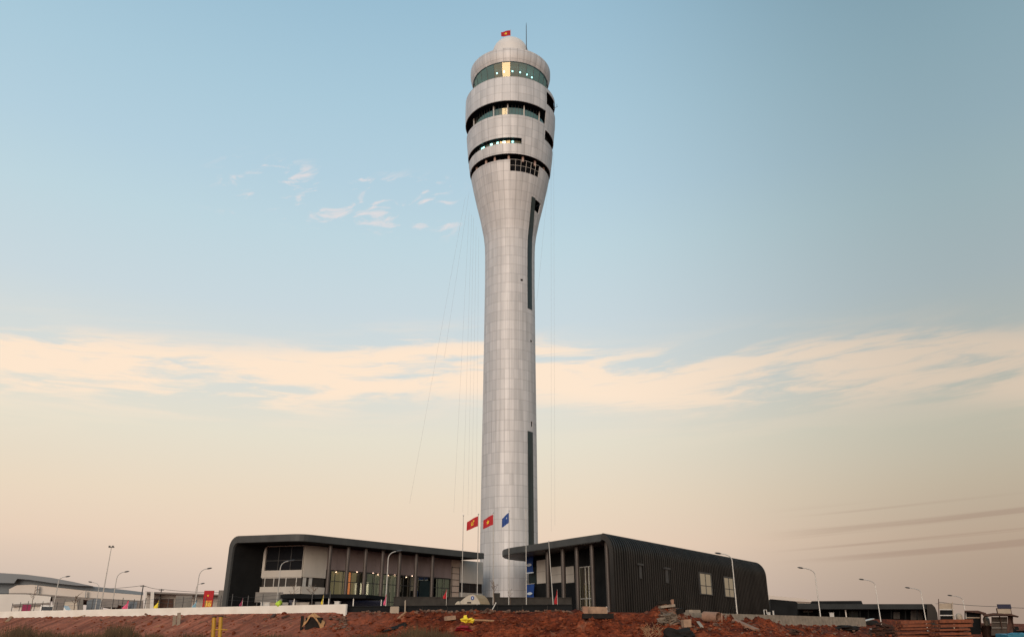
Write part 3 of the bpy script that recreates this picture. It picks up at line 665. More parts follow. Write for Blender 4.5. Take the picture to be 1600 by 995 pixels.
def feather(px, py_top, py_base, Y, m, label, width=.5, name='feather_flag', group='feather flags along the site edge'):
    b = at(px, py_base, Y); t = at(px, py_top, Y); H = t.z-b.z; root = empty(name, b, label, 'flag', group)
    MB().tube([b-Vector((0,0,.8)), b+Vector((0,0,H))], .025, 6).build('pole', M['galv'], root)
    c = MB(); n = 10; L = []
    for j in range(n+1):
        v = j/n; wd = .75*width*(1-v)**.7*(.9+.25*math.sin(v*7)); L.append((v, wd))
    for o in (0, .015):
        vs = []
        for v, wd in L:
            for i in range(5): vs.append((b.x-wd*i/4, b.y+o+.08*math.sin(i*1.4+v*5), b.z+.05+H*.97*v))
        c.add(vs, [(j*5+i,j*5+i+1,(j+1)*5+i+1,(j+1)*5+i) for j in range(n) for i in range(4)])
    c.build('cloth', m, root, smooth=60, fix=False); return root
feather(199,936.5,952.5,BW_(199),M['pink'],'pink feather flag behind the white wall, near the tall lamp mast',1.1)
feather(247.5,934.5,951,BW_(247),M['yellow'],'broad yellow feather flag behind the white wall beside a grey gate post',.95)
feather(306,936.5,950,BW_(306),M['lightblue'],'pale blue feather flag behind the white wall beside a lamp post',.75)
feather(378,932.5,947.5,BW_(378),M['magenta'],'dark magenta feather flag at the foot of the office side wall',.5)
feather(504.5,927.5,945,BW_(504),M['yellow'],'slim yellow feather flag in front of the dark car shelter',.36)
feather(603,927,945.5,101,M['pink'],'pink feather flag at the foot of the lamp post before the columns',.42)
feather(697.5,919.5,935.5,106.9,M['red'],'bright red feather flag standing on the terrace wall',.6)
feather(871,920,944,101.5,M['red'],'tall red feather flag beside the leaning white pole',.5)

RWp = Plane((29,110.0), (.68,.733))
def YR(px): return RWp.at(sv(RWp, px, 962), 0).y+.9
# ------------------------------------------------------------------ street lamps
def lamp(pb, pbend, phead, Y, label, r=.07, hb=None):
    b = at(*pb, Y); k = at(*pbend, Y); h = at(*phead, Y); g = gz(b.x, b.y)
    b = Vector((k.x, Y, g)) if hb is None else Vector((k.x, Y, hb)); k = Vector((k.x, Y, k.z)); h = Vector((h.x, Y, h.z))
    root = empty('street_lamp', b, label, 'street lamp', 'curved street lamps')
    MB().tube([b, (b+k)/2, k], [r*1.25, r, r*.85], 8).build('pole', M['galv'], root, smooth=40)
    sgn = 1 if h.x > k.x else -1; c = Vector((k.x, Y, h.z-.1*abs(h.x-k.x)))
    pts = [k*(1-t)**2+c*2*t*(1-t)+h*t*t for t in [i/8 for i in range(9)]]
    MB().tube(pts, [r*.85-.25*r*i/8 for i in range(9)], 8).build('arm', M['galv'], root, smooth=40)
    d = (pts[-1]-pts[-2]).normalized(); hd = MB()
    hd.tube([h-d*.1, h+d*.15, h+d*.55, h+d*.8], [.05,.12,.11,.03], 8); hd.build('lamp_head', M['darksteel'], root, smooth=40)
    MB().box(b+Vector((0,0,.04)), (.4,.4,.12)).build('base_plate', M['darksteel'], root)
    return root
lamp((85,948),(91.5,908),(103,900.5),155,'street lamp in front of the far terminal roof, leftmost of the lamps',.09)
lamp((154.5,948),(154.6,918),(143.5,909),178,'street lamp with its arm to the left, beside the tall lamp mast',.08)
lamp((177,948),(182,905),(195,893),150,'street lamp with its arm to the right, just right of the tall lamp mast',.085)
lamp((303,948),(310.5,902),(324,888),140,'taller street lamp of the pair beside the pale blue feather flag',.085)
lamp((304,948),(306.5,919),(314,911.5),176,'small far street lamp of the pair beside the pale blue feather flag',.07)
lamp((434,945),(438,888),(452,876),BW_(434,.7),'street lamp in front of the big black window of the office building',.07)
lamp((601.5,945),(606.5,874),(620,861),103,'street lamp before the column row, left of the flagpoles',.075)
lamp((1156,955),(1144,876),(1126,864.5),YR(1156),'street lamp on the concrete wall before the ribbed shell, right of its two windows',.08)
lamp((1283,966),(1273.5,898),(1254,887),YR(1283),'first street lamp right of the ribbed shell building',.085)
lamp((1378,973),(1367.5,914),(1349,905),YR(1378),'street lamp in front of the long dark block, left of the orange timber',.085)
lamp((1450,975),(1439,925),(1421,918),150,'street lamp rising above the orange timber stacks',.085)
lamp((1512,975),(1504.5,937),(1487,930),159,'farthest right street lamp, rising behind the sheds',.08)
mt = at(174,855,200); mbse = at(161.5,938,200)
root = empty('lamp_mast', (mt.x,200,gz(mt.x,200)), 'very tall thin lamp mast with a crossbar head by the far terminal', 'lamp mast')
MB().tube([(mt.x,200,gz(mt.x,200)),(mt.x,200,mt.z)], [.2,.08], 8).build('pole', M['galv'], root)
MB().box((mt.x,200,mt.z+.1), (1.3,.3,.22)).box((mt.x-.4,199.8,mt.z+.3), (.35,.3,.25)).box((mt.x+.4,199.8,mt.z+.3), (.35,.3,.25)).build('lamp_head', M['darksteel'], root)

# ------------------------------------------------------------------ white wall, fence, retaining wall
wa = at(541,957,99.8); 
b = MB()
for (x0,y0,t0,b0), (x1,y1,t1,b1) in zip(wpts, wpts[1:]):
    n = unit(y1-y0, -(x1-x0))*.12; 
    if n.y > 0: n = -n
    b.hexa([(x0+n.x,y0+n.y,b0),(x1+n.x,y1+n.y,b1),(x1-n.x,y1-n.y,b1),(x0-n.x,y0-n.y,b0),(x0+n.x,y0+n.y,t0),(x1+n.x,y1+n.y,t1),(x1-n.x,y1-n.y,t1),(x0-n.x,y0-n.y,t0)])
tag(b.build('boundary_wall', M['paint']), 'long low white wall along the top of the red earth bank', 'wall')
fe = empty('mesh_fence', wallpt(250), 'thin fence of dark posts and wires standing behind the white wall', 'fence')
posts = [14,26,38,49,61,73,84,118,139,153,171,186,204,222,243,258,281,298,316,340,358,383,406,432,458,484,512]
tops = []
for i, px in enumerate(posts):
    p = wallpt(px); h = 1.35+.25*((i*7)%3)/2; tops.append(p+Vector((0,0,h*.8)))
    MB().tube([p-Vector((0,0,1.2)), p+Vector((0,0,h))], .055, 6).build('post', M['darksteel'], fe)
for q in (1.0,.55):
    MB().tube([t_-Vector((0,0,1-q)) for t_ in tops], .014, 4).build('wire', M['darksteel'], fe)
# concrete retaining wall on the right
RW = Plane((29,110.0), (.68,.733)); ra, rb2 = sv(RW,1058,952), sv(RW,1352,975)
b = MB(); n = 12
for k in range(n):
    s0_, s1_ = ra+(rb2-ra)*k/n, ra+(rb2-ra)*(k+1)/n; p = RW.at(s0_,0); q = RW.at(s1_-.03,0)
    b.hexa([RW.at(s0_,1.0,.15),RW.at(s1_-.03,1.0,.15),RW.at(s1_-.03,1.0,-.2),RW.at(s0_,1.0,-.2),RW.at(s0_,plat(p.x,p.y)+.05,.15),RW.at(s1_-.03,plat(q.x,q.y)+.05,.15),RW.at(s1_-.03,plat(q.x,q.y)+.05,-.2),RW.at(s0_,plat(p.x,p.y)+.05,-.2)])
tag(b.build('retaining_wall', M['conc']), 'low bare concrete retaining wall below the ribbed shell and the lamps on the right', 'wall')
def rwtop(px): 
    s = sv(RW, px, 962); p = RW.at(s, 0, 0); return Vector((p.x, p.y, plat(p.x,p.y)+.05))
for px, hgt, wd, lab in ((1194.5,.62,.4,'pale pipe bracket standing on the concrete wall, left of two white stubs'),(1201.5,.3,.35,'squat white stub on the concrete wall, beside the pale pipe bracket'),(1209,.5,.16,'slim white stub on the concrete wall under the end of the ribbed shell'),(1300,.55,.5,'pale box on the concrete wall in front of the long dark block')):
    p = rwtop(px); c = MB()
    if px == 1194.5: c.tube([p, p+Vector((0,0,hgt)), p+Vector((.45,.3,hgt)), p+Vector((.45,.3,.15))], .06, 6)
    else: c.box(p+Vector((0,0,hgt/2)), (wd,wd*.8,hgt), .6).box(p+Vector((0,0,hgt+.03)), (wd*1.15,wd,.06), .6)
    tag(c.build('wall_stub', M['farwhite']), lab, 'stub')
# dark low wall in front of the terrace
BW = Plane((at(545,950,99.6).x,99.8), (1,-.008)); a0, a1 = sv(BW,543,950), sv(BW,895,950)
b = MB(); zt0, zt1 = zv(BW,543,946.5), zv(BW,895,943.6); nseg = 9
for k in range(nseg):
    s0_, s1_ = a0+(a1-a0)*k/nseg, a0+(a1-a0)*(k+1)/nseg; za = zt0+(zt1-zt0)*(k+.5)/nseg
    b.panel(BW, s0_, s1_-.06, 2.2, za-.10, -.2, 0).panel(BW, s0_-.02, s1_-.02, za-.10, za, -.26, .1)
tag(b.build('low_wall', M['dkblock']), 'dark low wall with thin coping on the crest of the red earth below the terrace', 'wall')

# ------------------------------------------------------------------ car shelter
shp = [at(441,928,105.5), at(515,927,103.5), at(600,938.5,104.5)]
root = empty('car_shelter', (shp[1].x,104.5,3.0), 'flat black car shelter roof on thin posts in front of the office building', 'shelter')
b = MB(); zt_ = at(515,928.2,103.5).z
ro = [Vector((at(438,930,104).x,104,0)), Vector((at(520,930,102.6).x,102.6,0)), Vector((at(572,930,103.2).x,103.2,0)), Vector((at(600,930,107.5).x,108.5,0)), Vector((at(470,930,110).x,110.5,0))]
b.prism(ro, zt_-.45, zt_); b.build('roof', M['dkblock'], root)
for px, Y in ((460,104),(514,103),(552.5,103.3),(596,107)):
    p = at(px,935,Y); MB().tube([(p.x,Y,2.9),(p.x,Y,zt_-.45)], .07, 6).build('post', M['steel'], root)
MB().box((at(525,935,109).x,109.6,3.8), (12,.15,1.9), .1).build('back_wall', M['navy'], root)
# crates and goods under the shelter
for px0, px1, yt, yb, Y, m, lab in ((409,422,940.5,947,101.5,'farwhite','white crate behind the white wall, under the grey notice board'),
    (423.5,432,941,947,101.5,'sand','small beige crate behind the white wall, left of the lime bag'),(440,451,941,947,101.6,'farwhite','white crate right of the lime bag behind the white wall'),
    (458,484,940.5,946,101.6,'farwhite','long white crate between two fence posts behind the white wall'),(494,503,940,945,101.6,'grey','grey crate beside the slim yellow feather flag'),
    (524,531,939,944.5,102,'farwhite','white crate under the shelter, left of the orange crate'),(543,555,938.5,947.5,102.2,'tarp','orange crate at the right end of the white wall'),(558,566,939,947,102.3,'lightblue','pale crate under the shelter between the orange and the blue crate'),(567,573,938,947.5,102.4,'blue','blue crate under the shelter, right of the orange crate')):
    Y = max(Y, BW_(px0,1.0)); p0, p1 = at(px0,yt,Y), at(px1,yb,Y); wd = p1.x-p0.x; hh = p0.z-2.95; c = MB().box(((p0.x+p1.x)/2,Y,2.95+hh/2-.03), (wd,.8,hh-.06)).box(((p0.x+p1.x)/2,Y,2.95+hh-.03), (wd+.08,.88,.07))
    for q in (-.3,.3): c.box(((p0.x+p1.x)/2+q*wd,Y-.42,2.95+hh/2), (.06,.04,hh-.1))
    tag(c.build('crate', M[m]), lab, 'crate', 'crates behind the white wall')
Yb = BW_(436,-.75); p = at(436,942.5,Yb); tag(MB().blob((p.x,Yb,p.z), (.36,.3,.36), 4, .25, 2).build('sack', M['lime'], smooth=60), 'bright lime green bag on top of the white wall', 'bag')

# notice boards, hoardings behind the white wall
def board(x0, x1, y0, y1, Y, m, label, legs=True, name='notice_board', cat='board', frame='farbrown'):
    a, c = at(x0,y0,Y), at(x1,y1,Y); root = empty(name, ((a.x+c.x)/2,Y,gz(a.x,Y)), label, cat)
    MB().box(((a.x+c.x)/2,Y,(a.z+c.z)/2), (c.x-a.x,.1,a.z-c.z)).build('panel', M[m], root)
    f = MB(); w_, t = .07, .14
    f.box(((a.x+c.x)/2,Y,a.z+.035), (c.x-a.x+.14,t,w_)).box(((a.x+c.x)/2,Y,c.z-.035), (c.x-a.x+.14,t,w_)).box((a.x-.035,Y,(a.z+c.z)/2), (w_,t,a.z-c.z)).box((c.x+.035,Y,(a.z+c.z)/2), (w_,t,a.z-c.z)); f.build('frame', M[frame], root)
    if legs:
        for x in (a.x+.2, c.x-.2): MB().box((x,Y+.09,(c.z+gz(x,Y))/2-.1), (.1,.08,max(.1,c.z-gz(x,Y)))).build('leg', M['darksteel'], root)
    return root
board(400.5,440,925.5,939.5,BW_(400,1.5),'grey','wide grey notice board on posts in front of the white office wall')
board(343,357,922.5,949,BW_(343,1.5),'grey','tall plain grey board left of the office side wall',True)
board(276,297,930.5,951,BW_(276,1.5),'grey','squarish grey board left of the pale blue feather flag',True)
board(160,183,936.5,947.5,BW_(160,1.5),'farbrown','brown board behind the fence below the tall lamp mast',True)
board(87,98,936,952,BW_(87,1.5),'farbrown','narrow brown board behind the white van',True)
board(200.5,213,939,951,BW_(200,1.5),'fardark','dark blue board right of the pink feather flag',True)
board(36,47,944,955.5,BW_(36,1.5),'magenta','dark red sign low behind the white wall at far left',True,'sign','sign')
# red number sign
SY = BW_(320,1.2)
sg_ = board(320.3,330.3,923,950.5,SY,'red','upright red sign reading 36 in yellow on orange, behind the white wall',True,'number_sign','sign','red')
a, c = at(320.3,937.5,SY), at(330.3,949.3,SY)
lowp = MB().box(((a.x+c.x)/2,SY-.07,(a.z+c.z)/2), (c.x-a.x-.02,.04,a.z-c.z)).build('number_panel', mat('orange_print', (.75,.20,.02), .6), sg_)
def text(body, size, loc, m, parent, rx=90, rz=0):
    cu = bpy.data.curves.new('lettering', 'FONT'); cu.body = body; cu.size = size; cu.align_x = 'CENTER'; cu.align_y = 'CENTER'; cu.extrude = .015; cu.offset = .02
    to = bpy.data.objects.new('tmp', cu); COL.objects.link(to); bpy.context.view_layer.update()
    me = bpy.data.meshes.new_from_object(to.evaluated_get(bpy.context.evaluated_depsgraph_get())); bpy.data.objects.remove(to)
    o = bpy.data.objects.new('lettering', me); COL.objects.link(o); me.materials.clear(); me.materials.append(m)
    o.location = loc; o.rotation_euler = (R(rx),0,R(rz)); 
    bpy.context.view_layer.update()
    if parent: o.parent = parent; o.matrix_parent_inverse = parent.matrix_world.inverted()
    return o
text('36', (a.z-c.z)*.92, ((a.x+c.x)/2,SY-.11,(a.z+c.z)/2), mat('yellow_print', (.85,.62,.08), .6), lowp)
q = at(325.4,930,SY); e = MB(); e.extrude([(q.x+.15*(1 if i%2==0 else .42)*math.sin(i*math.pi/5),SY-.055,q.z+.18*(1 if i%2==0 else .42)*math.cos(i*math.pi/5)) for i in range(10)], (0,-.03,0)); e.build('emblem', M['yellow'], sg_)
# gate posts / low outbuilding behind fence
def slab(name, polypx, Y, depth, m, parent=None):
    pts = [at(x, y, Y) for x, y in polypx]; c = sum(pts, Vector((0,0,0)))/len(pts); return MB().extrude(pts, (c.x/c.y*depth, depth, 0)).build(name, m, parent)
ob = empty('gatehouse', at(260,948,150), 'low grey flat-roofed gatehouse with pale end posts behind the fence', 'building')
slab('roof', [(227,923.5),(347,928.2),(347,930),(227,926.5)], 148, 12, M['farbrown'], ob)
slab('wall', [(228,927),(347,930.3),(347,949),(228,951)], 150, 9, mat('gatehouse_wall', (.36,.33,.30), .8), ob)
for x0, x1 in ((225,228),(234,239.5)): slab('post', [(x0+1.5,924),(x1+1.5,924),(x1,951),(x0,951)], 147, .6, M['farwhite'], ob)
slab('opening', [(240,934.5),(270,935),(270,950),(240,950.5)], 149.7, .25, M['rust'], ob)
# far terminal
tb = empty('terminal_building', at(60,950,330), 'far airport terminal with sweeping grey roofs at the left edge', 'building')
slab('roof', [(-60,891),(0,894.5),(40,897),(80,902),(115,908.5),(146,915.3),(118,914),(80,910),(45,905),(27,903.5),(22,910.5),(-60,908.5)], 330, 70, M['far'], tb)
slab('roof_underside', [(27,904),(45,905.5),(80,910.5),(118,914.5),(146,915.6),(200,921.5),(224,924.5),(224,929),(180,925.5),(130,921.5),(80,916),(50,912.5),(26,913.5),(18,918)], 333, 60, M['fardark'], tb)
slab('glazed_wall', [(-60,909),(22,911),(18,918),(15,926.5),(-60,926.5)], 334, 40, M['fardark'], tb)
slab('lower_roof', [(14,920),(26,913.8),(50,912.8),(80,916.3),(130,921.8),(180,925.8),(224,929.3),(224,938),(160,934.5),(110,931.5),(70,928),(40,926),(14,926)], 331, 50, M['farpale'], tb)
slab('eave', [(14,926.2),(40,926.2),(70,928.2),(110,931.7),(160,934.7),(224,938.2),(224,952),(160,940),(110,933.7),(80,931.2),(40,927.8),(14,927.4)], 330, 45, M['farbrown'], tb)
slab('wall', [(-60,927.6),(14,927.6),(40,928),(80,931.4),(77,942),(77,958),(-60,958)], 328, 30, M['farwhite'], tb)
slab('column', [(58.5,914),(60,914),(58.5,926.5),(57,926.5)], 329, 1, M['fardark'], tb)
slab('column', [(134,922),(135,922),(134,933),(133,933)], 329, 1, M['fardark'], tb)
slab('wall_stripe', [(20,943.5),(78,941),(78,944.5),(20,947.2)], 327, .8, M['farbrown'], tb)
for i, (poly_, m, lab) in enumerate([([(82,932.2),(130,935),(130,956),(82,956)],'grey','low grey service block below the far terminal eave'),([(136,938.5),(142,936),(150,934.5),(158,936),(159,955),(134,955)],'fardark','dark service block with sloped roof below the lamp mast'),([(100,940),(120,939),(121,956),(100,956)],'cream','pale service block left of the dark one below the terminal')]):
    o = slab('service_block', poly_, 250-i*12, 10, M[m]); tag(o, lab, 'building')
# bare street tree tops on terminal side
def sapling(px, py_top, py_base, Y, label, spread=.9, n=9, thick=.05, seed=1):
    rnd = random.Random(seed); b_ = at(px,py_base,Y); t = at(px,py_top,Y); root = empty('sapling', b_, label, 'tree', 'bare young trees')
    H = t.z-b_.z; tr = MB(); pts = [b_-Vector((0,0,.6))]+[b_+Vector((.04*math.sin(i*2.1),.03*math.cos(i),H*i/5)) for i in range(1,6)]; tr.tube(pts, [thick*(1-.12*i) for i in range(6)], 7); tr.build('trunk', M['bark'], root)
    cr = MB()
    for i in range(n):
        z = H*(.45+.55*i/n); a = rnd.uniform(0,6.28); l = spread*rnd.uniform(.5,1); s_ = b_+Vector((0,0,z)); d = Vector((math.cos(a),math.sin(a)*.6,.25+rnd.random()*.6)); m_ = s_+d*l*.5; e_ = s_+d*l+Vector((0,0,.1))
        cr.tube([s_,m_,e_], [thick*.5,thick*.35,.01], 5)
        for k in range(3):
            q_ = s_+(e_-s_)*rnd.uniform(.4,.95); dd = Vector((rnd.uniform(-1,1),rnd.uniform(-.5,.5),rnd.uniform(.1,1)))*l*.35; cr.tube([q_,q_+dd], [thick*.25,.008], 4)
    cr.build('crown', M['bark'], root); return root
sapling(771.5,908,941,104.6,'bare young tree beside the starred red flagpole at the tower foot',.7,9,.075,3)
sapling(457,913,947,BW_(457,.6),'thin bare young tree with upright twigs before the lower white office wall, left one',.9,8,.04,5)
sapling(487,915,947,BW_(487,.6),'bare young tree with drooping twigs before the lower white office wall, right one',1.0,10,.05,8)
sapling(797,921,942,104,'tiny bare sapling beside the blue-flag pole',.35,5,.035,11)
sapling(48,916,953,BW_(48,1),'thin bare tree standing before the far terminal',1.2,9,.06,13)
sapling(115,931,953,BW_(115,1),'small dark bare tree beside the white van',.9,12,.07,17)
# power poles and wire on the left
for px, yt, Y, lab in ((224,913.5,140,'dark utility pole at the corner of the gatehouse roof'),(252.5,919.5,150,'shorter utility pole standing behind the gatehouse')):
    t = at(px,yt,Y); c = MB().tube([(t.x,Y,3.0),(t.x,Y,t.z)], .09, 7).box((t.x,Y,t.z-.2), (.9,.1,.1)); tag(c.build('utility_pole', M['darksteel']), lab, 'pole', 'utility poles')
def cable(pts, label, r=.03):
    P_ = [at(*p) for p in pts]; out = []
    for a_, b__ in zip(P_, P_[1:]):
        for i in range(8):
            t = i/8; out.append(a_*(1-t)+b__*t-Vector((0,0,.06*(b__-a_).length*t*(1-t))))
    tag(MB().tube(out+[P_[-1]], r, 5).build('cable', M['darksteel']), label, 'cable')
cable([(120,918.5,150),(224,914,140),(252.5,920,150),(345,925,150)], 'overhead cable sagging between the utility poles on the left', .035)
cable([(1462,942,120),(1468,940,112),(1555,947,112),(1640,949,112)], 'thin overhead cable running above the sheds on the right', .03)
# van
vp = at(89,950,158); vz = gz(vp.x,158)
root = empty('parked_van', (vp.x,158,vz), 'white van with dark windows parked behind the white wall at far left', 'van')
c = MB(); hx = 2.6; z0 = vz+.35
c.extrude([(vp.x-hx,157,z0),(vp.x+hx,157,z0),(vp.x+hx,157,z0+.9),(vp.x+hx-.35,157,z0+1.1),(vp.x+hx-1.1,157,z0+1.9),(vp.x-hx+.15,157,z0+1.95),(vp.x-hx,157,z0+1.7)], (0,1.9,0)); bd = c.build('body', M['van'], root)
for a_, b_ in ((-2.3,-.9),(-.8,.5),(.6,1.5)): MB().box((vp.x+(a_+b_)/2,156.98,z0+1.35), (b_-a_,.04,.65)).build('window', M['vanglass'], root)
for s_ in (-1.6,1.6):
    wl = MB(); n = 16; wl.extrude([(vp.x+s_+.36*math.cos(2*math.pi*i/n),156.95,vz+.36+.36*math.sin(2*math.pi*i/n)) for i in range(n)], (0,.25,0)); wl.build('wheel', M['tyre'], root)

# ------------------------------------------------------------------ long dark block and pale roof on the right
blk = empty('long_block', at(1350,960,165), 'long low dark flat-roofed block with columns, right of the ribbed shell', 'building')
def pxbox(name, x0, x1, y0, y1, Y, depth, m, parent): return slab(name, [(x0,y0),(x1,y0),(x1,y1),(x0,y1)], Y, depth, M[m], parent)
slab('roof_fascia', [(1244,941.5),(1290,943),(1456,943),(1458,951),(1244,951)], 163, 14, M['dkfascia'], blk)
slab('upper_roof', [(1268,938.5),(1346,938),(1348,942.9),(1266,942.9)], 168, 10, M['dkblock'], blk)
slab('back_wall', [(1244,951),(1462,951),(1462,985),(1244,985)], 170, 6, M['dkblock'], blk)
slab('end_wall', [(1448,943.1),(1456,943.1),(1461,948),(1464.5,957),(1466,970),(1466,985),(1450,985)], 162.5, 14.4, M['seam'], blk)
for x in (1262,1278.5,1295.5,1311,1331,1343,1356,1372,1392,1414,1432): slab('column', [(x,951),(x+1.6,951),(x+2.0,985),(x+.4,985)], 164.5, .35, M['dkblock'], blk)
slab('pale_column', [(1320,952),(1321.8,952),(1324.4,970),(1322.4,970)], 164.2, .3, M['steel'], blk)  # one column paler than the rest
for x0, x1, y0, y1, m in ((1326,1341,954,968,'slot'),(1396,1406,955.5,966,'grey'),(1423,1442,951.5,968,'farbrown'),(1255,1270,953,956,'grey')): slab('wall_panel', [(x0,y0),(x1,y0),(x1,y1),(x0,y1)], 169.6, .3, M[m], blk)
sb_ = MB().extrude([at(1204,935.3,152),at(1243,938.8,152),at(1246,941,152),at(1246,985,152),at(1204,985,152)], (3,14,0)).build('dark_annex', M['dkblock']); tag(sb_, 'small windowless dark annex at the far end of the ribbed shell', 'building')
hg = empty('far_hangar', at(1250,940,280), 'far pale roof showing above the dark annex', 'building')
slab('roof', [(1190,928.5),(1210,930.5),(1250,934),(1282,938.5),(1282,941),(1190,936)], 280, 60, M['farpale'], hg)
slab('wall', [(1190,936.2),(1282,941.2),(1282,950),(1190,950)], 281, 50, M['farwhite'], hg)

# ------------------------------------------------------------------ sheds on the right
def shed(name, label, parts, group=None):
    root = empty(name, at(parts[0][1][0][0], 985, parts[0][2]), label, 'shed', group)
    for nm, poly_, Y, dep, m in parts: slab(nm, poly_, Y, dep, M[m], root)
    return root
rc4 = lambda x0,x1,y0,y1: [(x0,y0),(x1,y0),(x1,y1),(x0,y1)]
shed('frame_shed', 'open shed with a salmon panel over a dark panel, leftmost of the sheds', [('back_panel', rc4(1467.5,1487.5,942,951.2), 110, .1, 'sand'),('lower_panel', rc4(1468.5,1489.5,952.5,960), 109.9, .12, 'dkblock'),('rail', rc4(1467,1491,951.2,952.5), 109.8, .2, 'steel'),('rail', rc4(1467,1491,960,961.5), 109.8, .2, 'steel'),
    ('post', [(1465.8,935),(1467,935),(1468.5,985),(1466.8,985)], 109.7, .2, 'rust'),('post', [(1487.5,940),(1488.5,940),(1492,985),(1490.5,985)], 109.7, .2, 'sand'),('base_wall', rc4(1469,1491,961.5,985), 110.2, 2.5, 'dkblock')])
shed('framed_shed', 'dark shed with pale framed window and sloping roof, left of the signboard', [('roof', [(1507,953.2),(1528,953.2),(1541,957),(1541,958.8),(1507,954.8)], 111, 3.5, 'rust'),('wall', rc4(1507,1533,954.8,990), 112, 2.5, 'dkblock'),
    ('window_frame', rc4(1509,1531.5,963.5,965.2), 111.8, .15, 'sand'),('window_frame', rc4(1508.7,1510,955,966), 111.75, .1, 'steel'),('door_frame', [(1530.5,956),(1532,956),(1534,980),(1532.5,980)], 111.75, .15, 'rust')])
shed('striped_shed', 'brown shed with horizontal pale boards and a projecting tin roof below the signboard', [('roof', [(1535,959.5),(1552,957),(1580,958.5),(1592,962),(1591,963),(1578,961),(1552,960.5),(1537,962.5)], 108, 3.5, 'rust'),('wall', rc4(1549,1574,963,992), 109.5, 2.5, 'shedbrown'),
    ('board', rc4(1550,1573,971,972.3), 109.3, .15, 'grey'),('board', rc4(1550,1573,979.5,981), 109.3, .15, 'grey'),('board', rc4(1550,1573,963.3,964.5), 109.3, .15, 'grey'),('side_wall', rc4(1574.5,1583,962,995), 109.4, 2.5, 'rust')])
shed('lean_to', 'low dark lean-to at the far right edge behind the teal tarp', [('wall', [(1583,978),(1591,978),(1592,984),(1610,983),(1640,985),(1640,1000),(1583,1000)], 110, 3, 'dkblock'),('roof', [(1588,983.6),(1640,982),(1640,984),(1588,985)], 109.5, 4, 'rust')])
for px, Y, lab in ((1498.5,112.4,'pale round water jar on the rubbish between the salmon panel and the dark shed'),(1541,112.4,'pale round water jar between the dark shed and the striped shed')):
    p = at(px,963 if px<1500 else 968,Y); c = MB().lathe((p.x,p.y), [(p.z-.75,.2),(p.z-.6,.36),(p.z+.1,.4),(p.z+.35,.28),(p.z+.42,.15)], 16); tag(c.build('water_jar', M['sand'], smooth=40), lab, 'jar')
    tag(MB().box((p.x,p.y,p.z-1.6), (1.2,1.2,1.7)).box((p.x,p.y,p.z-.76), (1.4,1.4,.06)).build('wooden_stand', M['rust']), 'dark wooden stand under the '+('left' if px<1500 else 'right')+' pale water jar', 'stand')
root = board(1557.5,1580,950.5,958.0,109,'sand','two-tone signboard, navy above sand, on the roof of the striped shed',False,'signboard','sign','rust')
a, c = at(1557.5,943.4,109), at(1580,950.3,109); MB().box(((a.x+c.x)/2,108.97,(a.z+c.z)/2), (c.x-a.x,.12,a.z-c.z)).build('upper_panel', M['navy'], root)
for x in (a.x+.1, c.x-.1): MB().box((x,109.12,c.z-1.2), (.08,.1,2.4)).build('leg', M['rust'], root)
# timber stacks
rnd = random.Random(4)
def stack(x0, x1, Y, rows, label):
    for i, (y0, y1) in enumerate(rows):
        p0, p1 = at(x0+rnd.uniform(-1.5,1.5),y0,Y), at(x1+rnd.uniform(-1,1),y1,Y); z = (p0.z+p1.z)/2; th = (p0.z-at(x0,y1,Y).z)*.80
        c = MB()
        for k in range(4): c.box(((p0.x+p1.x)/2+rnd.uniform(-.16,.16), Y+k*.42+rnd.uniform(-.06,.05), z-.02+rnd.uniform(-.05,.05)), (p1.x-p0.x+rnd.uniform(-.35,.15), .36, th*rnd.uniform(.7,1.08)), rnd.uniform(-.015,.015), .016+rnd.uniform(-.014,.014))
        o = c.build('timber_layer', M['orange'])
        tag(o, label % ['topmost','second','third','fourth','fifth'][i], 'timber', 'orange timber stacks')
stack(1405.5,1456.5,84,[(967.5,973),(974,979),(980,984.5),(985.5,990),(991,996)],'%s layer down of the bright orange timber stack in front of the lamp')
stack(1464.5,1519,82,[(966.5,973.5),(974.5,980),(981,986),(987,991.5),(992.5,997)],'%s layer down of the dull orange timber stack in front of the sheds')
for x0, x1, Y, lab in ((1403,1460,84.9,'dark block under the bright orange timber stack'),(1463,1521,82.9,'dark block under the dull orange timber stack')):
    p0, p1 = at(x0+4,997,Y), at(x1-4,997,Y); g = gz(p0.x,Y); c = MB()
    for q in (.15,.5,.85): c.box((p0.x+(p1.x-p0.x)*q,Y-.1,(p0.z+g)/2-.1), (.4,1.4,max(.3,p0.z-g+.1)))
    tag(c.build('bearer', M['dkblock']), lab.replace('block','bearer beams'), 'bearer')

# ------------------------------------------------------------------ things on the earth bank
def lay(px, py):
    for k in range(30):
        p = hit(px, py+k)
        if p is not None: return p
for px, yt, yb, lab in ((334.5,964,1010,'left one of the two yellow marker posts on the red bank'),(345,963,1010,'right one of the two yellow marker posts, with a small rung')):
    Y = 72; b_ = at(px-1.5,yb,Y); t = at(px+.3,yt,Y); root = empty('marker_post', (b_.x,Y,gz(b_.x,Y)), lab, 'post', 'yellow marker posts')
    MB().tube([(b_.x,Y,gz(b_.x,Y)-.2),(t.x,Y,t.z)], .165, 12).build('post', M['yellowpaint'], root, smooth=40); MB().lathe((t.x,Y), [(t.z,.2),(t.z+.08,.2),(t.z+.1,.12)], 12).build('cap', M['rust'], root)
    if px > 340: MB().tube([(t.x-.3,Y-.1,t.z-1.0),(t.x+.7,Y-.1,t.z-1.02)], .05, 6).build('rung', M['yellowpaint'], root)
